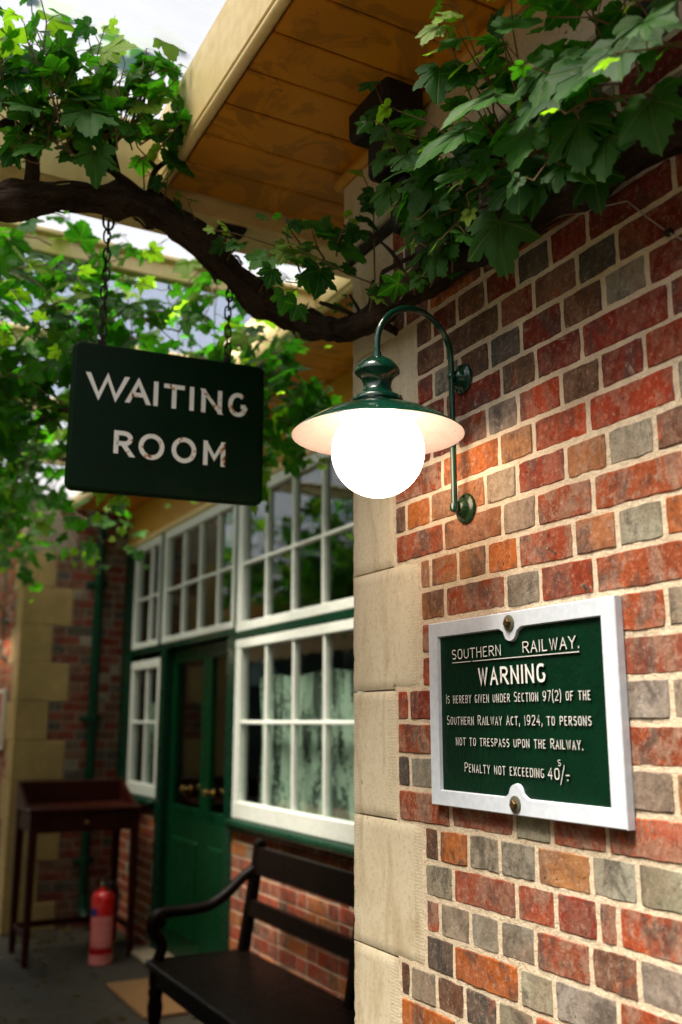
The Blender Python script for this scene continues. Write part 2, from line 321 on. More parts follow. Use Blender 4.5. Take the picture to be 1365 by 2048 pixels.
class MB:
    def __init__(s): s.v = []; s.f = []; s.col = {}; s.smooth = []
    def add(s, verts, faces, smooth=False, **attrs):
        b = len(s.v); s.v.extend([tuple(p) for p in verts]); s.f.extend([tuple(b+i for i in f) for f in faces]); s.smooth.extend([smooth]*len(faces))
        for k, val in attrs.items():
            d = s.col.setdefault(k, {})
            if isinstance(val, list):
                for i, c in enumerate(val): d[b+i] = c
            else:
                for i in range(len(verts)): d[b+i] = val
        return s
    def box(s, x0, x1, y0, y1, z0, z1, b=0.003, **at):
        x0, x1 = min(x0, x1), max(x0, x1); y0, y1 = min(y0, y1), max(y0, y1); z0, z1 = min(z0, z1), max(z0, z1)
        b = min(b, (x1-x0)*0.4, (y1-y0)*0.4, (z1-z0)*0.4)
        vs = []; idx = {}
        for sx in (0, 1):
            for sy in (0, 1):
                for sz in (0, 1):
                    X, Y, Z = (x0, x1)[sx], (y0, y1)[sy], (z0, z1)[sz]; dx, dy, dz = (b, -b)[sx], (b, -b)[sy], (b, -b)[sz]
                    idx[sx, sy, sz] = len(vs); vs += [(X, Y+dy, Z+dz), (X+dx, Y, Z+dz), (X+dx, Y+dy, Z)]
        fs = []
        I = lambda a, k: idx[a]+k
        for sx in (0, 1): fs.append([I((sx, 0, 0), 0), I((sx, 1, 0), 0), I((sx, 1, 1), 0), I((sx, 0, 1), 0)])
        for sy in (0, 1): fs.append([I((0, sy, 0), 1), I((1, sy, 0), 1), I((1, sy, 1), 1), I((0, sy, 1), 1)])
        for sz in (0, 1): fs.append([I((0, 0, sz), 2), I((1, 0, sz), 2), I((1, 1, sz), 2), I((0, 1, sz), 2)])
        for a in (0, 1):
            for c in (0, 1):
                fs.append([I((a, c, 0), 0), I((a, c, 1), 0), I((a, c, 1), 1), I((a, c, 0), 1)])
                fs.append([I((a, 0, c), 0), I((a, 1, c), 0), I((a, 1, c), 2), I((a, 0, c), 2)])
                fs.append([I((0, a, c), 1), I((1, a, c), 1), I((1, a, c), 2), I((0, a, c), 2)])
        for a in idx: fs.append([I(a, 0), I(a, 1), I(a, 2)])
        return s.add(vs, fs, **at)
    def tube(s, pts, rad, n=10, cap=True, jit=None, tuv=False, closed=False):
        pts = [Vector(p) for p in pts]; N = len(pts)
        rads = rad if isinstance(rad, (list, tuple)) else [rad]*N
        vs = []; tv = []; ref = None; L = 0
        for i, p in enumerate(pts):
            if closed: t = pts[(i+1) % N]-pts[i-1]
            else: t = (pts[min(i+1, N-1)]-pts[max(i-1, 0)])
            t.normalize()
            if ref is None:
                ref = Vector((0, 0, 1)) if abs(t.z) < 0.9 else Vector((1, 0, 0))
            ref = (ref - t*ref.dot(t)).normalized(); bi = t.cross(ref)
            if i: L += (p-pts[i-1]).length
            for k in range(n):
                a = 2*math.pi*k/n; r = rads[i]*(jit(a, L, i) if jit else 1)
                vs.append(p + ref*(math.cos(a)*r)+bi*(math.sin(a)*r)); tv.append((math.cos(a), math.sin(a), L*10, 1))
        fs = []
        for i in range(N if closed else N-1):
            j = (i+1) % N
            for k in range(n): fs.append([i*n+k, i*n+(k+1) % n, j*n+(k+1) % n, j*n+k])
        if cap and not closed: fs += [list(range(n))[::-1], [(N-1)*n+k for k in range(n)]]
        return s.add(vs, fs, True, **({'tuv': tv} if tuv else {}))
    def lathe(s, prof, c=(0, 0, 0), axis='z', n=32, capb=True, capt=True):
        c = Vector(c); vs = []
        for (r, h) in prof:
            for k in range(n):
                a = 2*math.pi*k/n; p = (r*math.cos(a), r*math.sin(a), h)
                if axis == 'x': p = (h, r*math.cos(a), r*math.sin(a))
                if axis == 'y': p = (r*math.cos(a), h, r*math.sin(a))
                vs.append(c+Vector(p))
        fs = []
        for i in range(len(prof)-1):
            for k in range(n): fs.append([i*n+k, i*n+(k+1) % n, (i+1)*n+(k+1) % n, (i+1)*n+k])
        if capb: fs.append(list(range(n))[::-1])
        if capt: fs.append([(len(prof)-1)*n+k for k in range(n)])
        return s.add(vs, fs, True)
    def loops(s, loops, capa=True, capb=True, smooth=False):
        n = len(loops[0]); vs = [p for l in loops for p in l]; fs = []
        for i in range(len(loops)-1):
            for k in range(n): fs.append([i*n+k, i*n+(k+1) % n, (i+1)*n+(k+1) % n, (i+1)*n+k])
        if capa: fs.append(list(range(n))[::-1])
        if capb: fs.append([(len(loops)-1)*n+k for k in range(n)])
        return s.add(vs, fs, smooth)
    def build(s, name, mat, parent=None, local=False, label=None, flip=True):
        me = bpy.data.meshes.new(name)
        off = Vector((0, 0, 0)) if (parent is None or local) else origin(parent)
        me.from_pydata([(p[0]-off.x, p[1]-off.y, p[2]-off.z) for p in s.v], [], s.f)
        if flip:
            import bmesh
            bm = bmesh.new(); bm.from_mesh(me); bmesh.ops.recalc_face_normals(bm, faces=bm.faces); bm.to_mesh(me); bm.free()
        me.polygons.foreach_set('use_smooth', s.smooth)
        nv = len(s.v)
        for k, d in s.col.items():
            at = me.color_attributes.new(k, 'FLOAT_COLOR', 'POINT')
            buf = np.zeros((nv, 4), np.float32); buf[:, 3] = 1
            for i, c in d.items(): buf[i, :len(c)] = c
            at.data.foreach_set('color', buf.ravel())
        me.materials.append(mat); me.update()
        if any(s.smooth) and hasattr(me, 'set_sharp_from_angle'): me.set_sharp_from_angle(angle=R(50))
        o = bpy.data.objects.new(name, me); COL.objects.link(o)
        if parent is not None: o.parent = parent
        if label: o['label'] = label
        return o

# ------------------------------------------------------------------ ground
def build_ground():
    b = MB(); b.box(-1.70, 60, -30, 120, -0.3, 0, 0.002); o = b.build('platform', M['asphalt']); o['kind'] = 'structure'
    b = MB(); b.box(-5.2, -1.705, -30, 120, -0.9, 0.0, 0.02); o = b.build('bounce_slab', M['bounce_paving']); o['kind'] = 'structure'  # unseen pale strip added to bounce warm light up to the soffit
    b = MB(); b.add([(-200, -200, -0.9), (200, -200, -0.9), (200, 300, -0.9), (-200, 300, -0.9)], [[0, 1, 2, 3]]); o = b.build('ground', M['ballast']); o['kind'] = 'structure'
build_ground()
def build_hedge():  # unseen; added to give the window panes dark reflections
    rg = random.Random(21); b = MB(); ny, nz = 260, 14; vs = []
    for i in range(ny+1):
        for j in range(nz+1):
            y = -25+150*i/ny; a = math.pi*j/nz
            r = 1+.16*math.sin(y*1.3+j)+.12*math.sin(y*3.1+j*1.7)+rg.uniform(-.09, .09)
            vs.append((-13-2.6*math.cos(a)*r*-1, y, -1+7.2*math.sin(a)**.6*(1+.10*math.sin(y*.5)+.05*math.sin(y*1.9))*(1+rg.uniform(-.04, .04))))
    b.add(vs, [[i*(nz+1)+j, (i+1)*(nz+1)+j, (i+1)*(nz+1)+j+1, i*(nz+1)+j+1] for i in range(ny) for j in range(nz)])
    o = b.build('hedge', M['hedge'], flip=False); tag(o, 'unseen dark green hedge on the far side of the track', 'hedge', None, 'stuff')
build_hedge()

# ------------------------------------------------------------------ bricks
PAL = {'r': ((0.43, 0.055, 0.011), .4), 'o': ((0.52, 0.145, 0.022), .3), 'd': ((0.25, 0.027, 0.009), .3), 'b': ((0.18, 0.082, 0.042), .4), 'g': ((0.345, 0.315, 0.240), .22),
       'k': ((0.095, 0.095, 0.080), .2), 'p': ((0.40, 0.098, 0.046), .9), 'w': ((0.46, 0.37, 0.26), .3), 'm': ((0.40, 0.075, 0.018), 1.0), 'n': ((0.33, 0.320, 0.265), .15), 't': ((0.45, 0.19, 0.075), .6)}
def brick_col(code):
    c, wsh = PAL[code]; k = rng.uniform(0.85, 1.15)
    return (c[0]*k*rng.uniform(.93, 1.07), c[1]*k*rng.uniform(.93, 1.07), c[2]*k, min(1, max(0, wsh+rng.uniform(-.15, .2))))
def add_brick(b, P, u0, u1, v0, v1, code, fine=True, proud=0.0):
    """one brick: P(u, v, depth) maps to world; depth>0 stands out of the wall"""
    col = brick_col(code); seed = (rng.random(), rng.random(), rng.random(), 1)
    if not fine:
        j = lambda: rng.uniform(-.0015, .0015)
        c4 = [(u0+j(), v0+j()), (u1+j(), v0+j()), (u1+j(), v1+j()), (u0+j(), v1+j())]
        d = rng.uniform(0, .002); e = .003; cu, cv = (u0+u1)/2, (v0+v1)/2
        ins = [(u+math.copysign(e, cu-u), v+math.copysign(e, cv-v)) for u, v in c4]
        vs = [P(u, v, -.02) for u, v in c4]+[P(u, v, d-.003) for u, v in c4]+[P(u, v, d) for u, v in ins]
        fs = [[i+k*4, (i+1) % 4+k*4, (i+1) % 4+k*4+4, i+k*4+4] for k in (0, 1) for i in range(4)]+[[8, 9, 10, 11]]
        b.add(vs, fs, bcol=col, bseed=seed); return
    nu = max(3, int((u1-u0)/0.013)); nv = 5
    ring = [(u0+(u1-u0)*i/nu, v0, 0, -1) for i in range(nu)]+[(u1, v0+(v1-v0)*i/nv, 1, 0) for i in range(nv)]+[(u1-(u1-u0)*i/nu, v1, 0, 1) for i in range(nu)]+[(u0, v1-(v1-v0)*i/nv, -1, 0) for i in range(nv)]
    n = len(ring); outer, mid, inner = [], [], []
    base = rng.uniform(.0000, .0018)+proud; tu, tv = rng.uniform(-.004, .004), rng.uniform(-.008, .008); cu, cv = (u0+u1)/2, (v0+v1)/2
    prev = 0
    for (u, v, du, dv) in ring:
        prev = prev*.5+rng.uniform(-.0009, .0009)
        if rng.random() < .05: prev -= rng.uniform(.0008, .0020)
        u2, v2 = u+du*prev, v+dv*prev
        if (u in (u0, u1)) and (v in (v0, v1)):
            s_ = rng.uniform(.0004, .0016); u2 += math.copysign(s_, cu-u); v2 += math.copysign(s_, cv-v)
        d = base+tu*(u-cu)+tv*(v-cv)
        outer.append(P(u2, v2, -.02)); mid.append(P(u2, v2, d-.0022))
        k = .0019+rng.uniform(-.0006, .0010)
        uu = u2+(math.copysign(k, cu-u) if abs(cu-u) > .004 else 0); vv = v2+(math.copysign(k, cv-v) if abs(cv-v) > .004 else 0)
        inner.append(P(uu, vv, d))
    vs = outer+mid+inner
    vs.append(P(cu, cv, base)); fs = [[i+k*n, (i+1) % n+k*n, (i+1) % n+k*n+n, i+k*n+n] for k in (0, 1) for i in range(n)]+[[2*n+i, 2*n+(i+1) % n, 3*n] for i in range(n)]
    b.add(vs, fs, bcol=col, bseed=seed)
GEN_S, GEN_H = 'rrdmpodrt', 'gngbkgobg'
def gen_row(u_hi, u_lo, k):
    """Flemish bond from u_hi downwards: joints and codes"""
    js = []; codes = []; u = u_hi; st = (k % 2 == 0); first = True
    while u > u_lo:
        L = .222 if st else .112
        if first and not st: L = .055; codes.append(rng.choice('bdp')); js.append(u-L); u -= L; first = False; st = False; continue
        first = False; codes.append(rng.choice(GEN_S if st else GEN_H)); u -= L; js.append(u); st = not st
    return js, codes

BW = .0762
def jz(k): return 2.568-BW*k
# measured joints (from the quoin towards the camera) and each brick's colour, including vine shade above and lamp glow nearby
ROWS = {
 0: ([1.865, 1.76, 1.648, 1.534, 1.425, 1.312, 1.09], 'bdbdkdddb'), 1: ([1.815, 1.598, 1.482, 1.347, 1.237, 1.02], 'bbdbkdbr'),
 2: ([1.865, 1.755, 1.64, 1.528, 1.397, 1.28, 1.167, .945], 'dnbkdbndr'), 3: ([1.817, 1.60, 1.485, 1.346, 1.121, 1.01], 'ddbddrgr'),
 4: ([1.99, 1.881, 1.77, 1.656, 1.548, 1.41, 1.30, 1.187, .965], 'bddmgrbdrr'), 5: ([1.835, 1.616, 1.501, 1.338, 1.12, 1.0], 'motrrgr'),
 6: ([1.997, 1.888, 1.78, 1.67, 1.56, 1.409, 1.293, 1.177, .96], 'bottwrtgbr'), 7: ([1.835, 1.615, 1.502, 1.338, 1.115, 1.0], 'mtwmmgr'),
 8: ([1.894, 1.782, 1.673, 1.566, 1.396, 1.281, 1.169, 1.06], 'tttomtgor'), 9: ([1.835, 1.611, 1.50, 1.346, 1.12, 1.01], 'tmgrmgr'),
 10: ([1.89, 1.78, 1.666, 1.553, 1.40, 1.29, 1.178, 1.06], 'pttpbtmgr'), 11: ([1.835, 1.61, 1.50, 1.30, 1.08], 'rrgrpgr'),
 12: ([1.997, 1.89, 1.67, 1.56, 1.40, 1.29, 1.181, 1.06], 'rdrgrgngr'), 13: ([1.84, 1.61, 1.50, 1.30, 1.075], 'mrgrmgr'),
 14: ([1.996, 1.88, 1.67, 1.56, 1.41, 1.30, 1.186, 1.07], 'kngrrbgtr'), 15: ([1.833, 1.611, 1.499, 1.35, 1.12, 1.0], 'mpgppgr'),
 16: ([1.881, 1.77, 1.662, 1.547, 1.396, 1.283, 1.165, 1.05], 'bogntnggr'), 17: ([1.83, 1.612, 1.496, 1.384, 1.335, 1.11, 1.0], 'gppdpmgr'),
 18: ([1.883, 1.77, 1.67, 1.56, 1.408, 1.293, 1.18, 1.06], 'pgngpbnmr'), 19: ([1.833, 1.613, 1.511, 1.347, 1.12], 'kognmmr'),
 20: ([2.008, 1.901, 1.796, 1.685, 1.572, 1.41, 1.30], 'bgbkgpgm'), 21: ([1.83, 1.61, 1.50, 1.345], 'ombmgr')}
def quoin_edge(k):      # the near quoins alternate long and short every four courses
    return 1.945 if (k//4) % 2 == 0 else 2.056

def build_near_wall():
    t = thing('brick_wall', (0, 2.275, 0), 'near red and grey brick wall with stone corner blocks carrying the lit lamp', 'wall')
    b = MB(); P = lambda u, v, d: (-d, u, v)
    for k in range(-8, 34):
        ue = quoin_edge(k)-.010
        if k in ROWS:
            js, codes = ROWS[k]; js = list(js); codes = list(codes)
        else: js, codes = [], []
        u = ue
        gj, gc = gen_row(js[-1] if js else ue, -1.6, k)
        if js:
            codes = codes[:len(js)]+gc; js = js+gj
        else: js, codes = gj, gc
        zb, zt = jz(k+1)+.0052, jz(k)-.0052
        for j, c in zip(js, codes):
            fine = j > .6 and -8 <= k <= 22
            dz = rng.uniform(-.0012, .0012)
            add_brick(b, P, j+.0052, u, zb+dz, zt+dz, c, fine)
            u = j-.0052
    b.build('brickwork', M['brick'], t)
    # mortar sheet: finely gridded so that the joints are uneven
    b = MB(); ys = np.arange(-1.62, 2.08, .02); zs = np.arange(0, 3.2, .02)
    vs = [(.0011+rng.uniform(-.0009, .0007), y, z) for y in ys for z in zs]; nz = len(zs)
    fs = [[i*nz+j, (i+1)*nz+j, (i+1)*nz+j+1, i*nz+j+1] for i in range(len(ys)-1) for j in range(nz-1)]
    b.add(vs, fs, True); b.build('mortar', M['mortar'], t)
    b = MB(); b.box(.02, .9, -1.6, 2.24, 0, 3.6, .002); b.build('wall_core', M['mortar'], t)
    # quoins
    for q in range(-2, 8):
        k0 = q*4; z1, z0 = jz(k0)-.002, jz(k0+4)+.002
        if z1 > 2.9 or z1 < .1: continue
        y0, y1 = quoin_edge(k0), 2.275
        quoin(t, 0, -1, y0, y1, max(z0, 0), z1)
    # plain stone frieze under the eaves
    b = MB(); b.box(-.020, .15, -1.6, 2.290, 2.905, 3.12, .006); b.build('frieze', M['stone'], t)
    b = MB(); b.box(-.010, .15, -1.6, 2.284, 2.868, 2.9045, .004); b.build('shadow_strip', M['timber'], t)  # dark strip stands for the shadow and dirt below the frieze
    return t
def quoin(parent, x, s, y0, y1, z0, z1, along='y', depth=.12):
    """stone block whose face lies at x (normal s*x) or, along='x', face at y=x with u running in x"""
    b = MB(); nu = max(8, int((y1-y0)/.012)); nv = max(8, int((z1-z0)/.012)); vs = []; tl = []
    wob = [[rng.uniform(-.00022, .00022) for _ in range(nv+1)] for _ in range(nu+1)]
    ej0 = [rng.uniform(-.0018, .0012) for _ in range(nv+1)]; ej1 = [rng.uniform(-.0022, .0010)-(rng.uniform(.002, .006) if rng.random() < .06 else 0) for _ in range(nv+1)]
    for i in range(nu+1):
        for j in range(nv+1):
            u = y0+(y1-y0)*i/nu; v = z0+(z1-z0)*j/nv
            if i == 0: u -= ej0[j]
            if i == nu: u += ej1[j]
            edge = min(i, nu-i)/nu*(y1-y0); d = .002+wob[i][j]
            ed = min(i, nu-i, j, nv-j)
            if ed == 0: d -= .004
            tt = 1.0 if (edge < .032 and min(j, nv-j) > 0) else (.5 if edge < .042 else 0.0)
            if tt == 1.0: d -= .0005
            p = (x+s*d, u, v) if along == 'y' else (u, x+s*d, v)
            vs.append(p); tl.append((tt, tt, tt, 1))
    fs = [[i*(nv+1)+j, (i+1)*(nv+1)+j, (i+1)*(nv+1)+j+1, i*(nv+1)+j+1] for i in range(nu) for j in range(nv)]
    n0 = len(vs)
    # sides going back into the wall
    rim = [(i, 0) for i in range(nu)]+[(nu, j) for j in range(nv)]+[(i, nv) for i in range(nu, 0, -1)]+[(0, j) for j in range(nv, 0, -1)]
    for (i, j) in rim:
        p = list(vs[i*(nv+1)+j]); p[0 if along == 'y' else 1] = x-s*depth; vs.append(tuple(p)); tl.append((0, 0, 0, 1))
    n = len(rim)
    for a in range(n):
        c = (a+1) % n; fs.append([rim[a][0]*(nv+1)+rim[a][1], rim[c][0]*(nv+1)+rim[c][1], n0+c, n0+a])
    b.add(vs, fs, True, tool=tl); return b.build('quoin_stone', M['stone'], parent)
build_near_wall()

def build_far_wing():
    XC, Y0 = .16, 8.1
    t = thing('brick_wall', (XC, Y0, 0), 'far shaded brick wall with stone corner blocks behind the wooden desk', 'wall')
    b = MB()
    P = lambda u, v, d: (u, Y0-d, v); P2 = lambda u, v, d: (XC-d, u, v)
    for k in range(-10, 34):
        zb, zt = jz(k+1)+.005, jz(k)-.005
        longq = ((k+1)//4) % 2 == 0
        ue = XC+(.40 if longq else .25)
        u = ue+.008; st = k % 2 == 0
        while u < 1.06:
            L = .225 if st else .112; st = not st
            c = rng.choice('ddbdk') if L > .2 else rng.choice('kbkbg')  # dark brick codes paint the shade on the return wall
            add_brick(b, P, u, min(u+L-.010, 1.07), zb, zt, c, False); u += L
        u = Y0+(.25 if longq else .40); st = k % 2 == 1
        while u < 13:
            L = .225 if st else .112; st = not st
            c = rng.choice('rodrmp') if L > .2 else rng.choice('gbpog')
            add_brick(b, P2, u, u+L-.010, zb, zt, c, False); u += L
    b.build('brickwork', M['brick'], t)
    b = MB(); b.box(XC+.003, 1.5, Y0+.003, 13, 0, 3.6, .002); b.build('mortar', M['mortar_shade'], t)
    for q in range(-1, 9):
        z1, z0 = jz(q*4-1)-.002, jz(q*4+3)+.002
        longq = q % 2 == 0
        if z1 < .1: continue
        b = MB(); w1, w2 = (.40, .25) if longq else (.25, .40)
        b.box(XC-.004, XC+w1, Y0-.004, Y0+w2, max(z0, 0), z1, .006, tool=(0, 0, 0, 1)); b.build('quoin_stone', M['stone_shade'], t)
build_far_wing()

# ------------------------------------------------------------------ timber window front of the waiting room
XW = 1.0
def sash(parent, ya, yb, z0, z1, stile, top, bot, vbars, hbars, bar=.022, x=XW, th=.045, mname='sashwhite'):
    b = MB()
    b.box(x-.008, x+th, ya, yb, z1-top, z1, .004); b.box(x-.008, x+th, ya, yb, z0, z0+bot, .004)
    b.box(x-.006, x+th, ya, ya+stile, z0+bot-.001, z1-top+.001, .004); b.box(x-.006, x+th, yb-stile, yb, z0+bot-.001, z1-top+.001, .004)
    for y in vbars: b.box(x, x+th-.006, y-bar/2, y+bar/2, z0+bot-.004, z1-top+.004, .005)
    for z in hbars: b.box(x+.002, x+th-.008, ya+stile-.004, yb-stile+.004, z-bar/2, z+bar/2, .005)
    f = b.build('window', M[mname], parent)
    g = MB(); g.box(x+.022, x+.026, ya+stile-.004, yb-stile+.004, z0+bot-.004, z1-top+.004, .0005); g.build('pane', M['glass'], f)
    return f
def build_front():
    t = thing('window_front', (XW, 5.0, 0), 'green timber front with white small paned windows and double door over low brickwork', 'shopfront')
    # brick dado
    P = lambda u, v, d: (XW-d, u, v)
    for (ya, yb) in ((2.28, 5.58), (7.10, 8.097)):
        b = MB()
        for k in range(21, 34):
            zb, zt = jz(k+1)+.005, min(jz(k)-.005, .955); u = yb; st = k % 2 == 0
            if zt < .02: continue
            zb = max(zb, .0)
            while u > ya:
                L = .225 if st else .112; st = not st
                c = rng.choice('roormpr') if L > .2 else rng.choice('rdprgob')
                add_brick(b, P, max(u-L+.010, ya), u, zb, zt, c, False); u -= L
        o = b.build('dado_brickwork', M['brick'], t)
        b = MB(); b.box(XW+.003, XW+.16, ya, yb, 0, .955, .001); b.build('mortar', M['mortar'], o)
    bars = [5.13-.365*i for i in range(7)]
    up = [5.15-.365*i for i in range(7)]
    sash(t, 2.50, 5.575, 1.022, 2.062, .085, .053, .095, bars, [1.57])
    sash(t, 2.50, 5.575, 2.110, 2.992, .085, .066, .055, up, [2.525])
    sash(t, 5.605, 7.06, 2.140, 2.992, .06, .066, .045, [5.94, 6.287, 6.633], [2.535])
    sash(t, 7.12, 7.83, 2.140, 2.992, .06, .066, .045, [7.41], [2.535])
    sash(t, 7.05, 7.81, 1.030, 2.040, .07, .066, .085, [7.41], [1.567])
    # posts, transoms, head
    for (ya, yb, z0) in ((2.28, 2.497, 1.022), (5.578, 5.602, 2.1), (7.063, 7.117, 2.1), (7.833, 8.097, 1.03)):
        b = MB(); b.box(XW-.012, XW+.08, ya, yb, z0, 2.992, .004); b.build('post', M['green'], t)
    for (ya, yb) in ((5.578, 5.70), (6.93, 7.047)):
        b = MB(); b.box(XW-.010, XW+.10, ya, yb, 0.02, 2.096, .006); b.build('door_post', M['green'], t)
    b = MB(); b.box(XW-.010, XW+.09, 2.50, 5.575, 2.064, 2.108, .004); b.box(XW-.010, XW+.09, 5.577, 8.09, 2.097, 2.137, .004); b.build('transom', M['green'], t)
    b = MB()
    for ya, yb in ((2.28, 5.579), (7.05, 8.09)):
        b.box(XW-.055, XW+.10, ya, yb, .975, 1.019, .012); b.box(XW-.030, XW+.02, ya, yb, .952, .974, .006)
    b.build('window_sill', M['green'], t)
    b = MB(); b.box(XW-.030, XW+.12, 2.28, 8.09, 2.994, 3.030, .008); b.build('head_moulding', M['cream'], t)
    b = MB(); b.box(XW-.004, XW+.12, 2.28, 8.09, 3.032, 3.33, .003); b.build('head_board', M['ochre'], t)
    # double door
    for (ya, yb, ky) in ((5.703, 6.205, 6.03), (6.208, 6.927, 6.46)):
        x0 = XW+.05; b = MB()
        b.box(x0, x0+.045, ya, yb, .03, .94, .004)
        for (a, c) in ((ya, ya+.085), (yb-.085, yb)): b.box(x0+.001, x0+.045, a, c, .942, 2.09, .004)
        b.box(x0+.0005, x0+.045, ya+.086, yb-.086, .942, 1.005, .004); b.box(x0+.0005, x0+.045, ya+.086, yb-.086, 1.99, 2.09, .004)
        b.box(x0-.012, x0+.01, ya+.10, yb-.10, .18, .80, .010)
        d = b.build('door', M['green_door'], t)
        g = MB(); g.box(x0+.020, x0+.024, ya+.083, yb-.083, 1.0, 1.993, .0005); g.build('pane', M['glass'], d)
        kb = MB(); kb.lathe([(.008, .0), (.009, -.03), (.02, -.038), (.026, -.052), (.022, -.066), (.006, -.072)], (x0-.002, ky, 1.13), 'x', 16); kb.lathe([(.028, 0), (.028, -.006)], (x0, ky, 1.13), 'x', 16)
        kb.build('door_knob', M['brass'], d)
    b = MB(); b.box(XW-.16, XW+.14, 5.50, 7.12, .001, .035, .010); b.build('threshold', M['step'], t)
    return t
build_front()
# dim room behind the glass
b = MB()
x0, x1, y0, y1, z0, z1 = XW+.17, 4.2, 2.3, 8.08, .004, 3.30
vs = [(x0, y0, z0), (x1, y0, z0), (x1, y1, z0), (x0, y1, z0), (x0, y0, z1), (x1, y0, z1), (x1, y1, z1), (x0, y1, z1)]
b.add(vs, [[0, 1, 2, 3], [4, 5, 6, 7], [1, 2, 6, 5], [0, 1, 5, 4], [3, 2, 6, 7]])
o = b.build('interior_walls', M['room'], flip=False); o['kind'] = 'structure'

def curtain(ya, yb, ztop, zbot, label, x=XW+.10, lean=.10):
    b = MB(); nu, nv = 140, 24; vs = []
    for i in range(nu+1):
        for j in range(nv+1):
            f = i/nu; g = j/nv; y = yb-(yb-ya)*f
            if f < .12: y -= lean*(1-f/.12)*(1-abs(2*g-.9))*.5
            d = .016*math.sin(f*(yb-ya)*48+.6*math.sin(f*31))+.006*math.sin(f*130+g*2)
            vs.append((x+d*(.5+.5*g), y, ztop-(ztop-zbot)*g+.012*math.sin(f*26)*(1-g)))
    b.add(vs, [[i*(nv+1)+j, (i+1)*(nv+1)+j, (i+1)*(nv+1)+j+1, i*(nv+1)+j+1] for i in range(nu) for j in range(nv)], True)
    o = b.build('curtain', M['lace'], flip=False); tag(o, label, 'curtain', 'lace curtains in the lower windows')
curtain(2.5, 5.44, 1.835, 1.06, 'wide lace half curtain inside the large window above the bench')
curtain(7.10, 7.62, 1.72, 1.06, 'narrow lace half curtain inside the small window left of the door', lean=.02)
def build_pendant():
    p = atX(522, 1345, 1.75)
    t = thing('pendant_lamp', p, 'pale blue domed lamp shade seen inside the large window above the curtain', 'lamp')
    b = MB(); b.lathe([(.19, -.10), (.185, -.06), (.16, 0.0), (.12, .04), (.05, .06), (.03, .09)], p, 'z', 28, False, True); b.build('lamp_shade', M['shadeblue'], t, flip=False)
    b = MB(); b.tube([p+Vector((0, 0, .08)), Vector((p.x, p.y, 3.29))], .004, 6); b.build('cord', M['blackplastic'], t)
build_pendant()

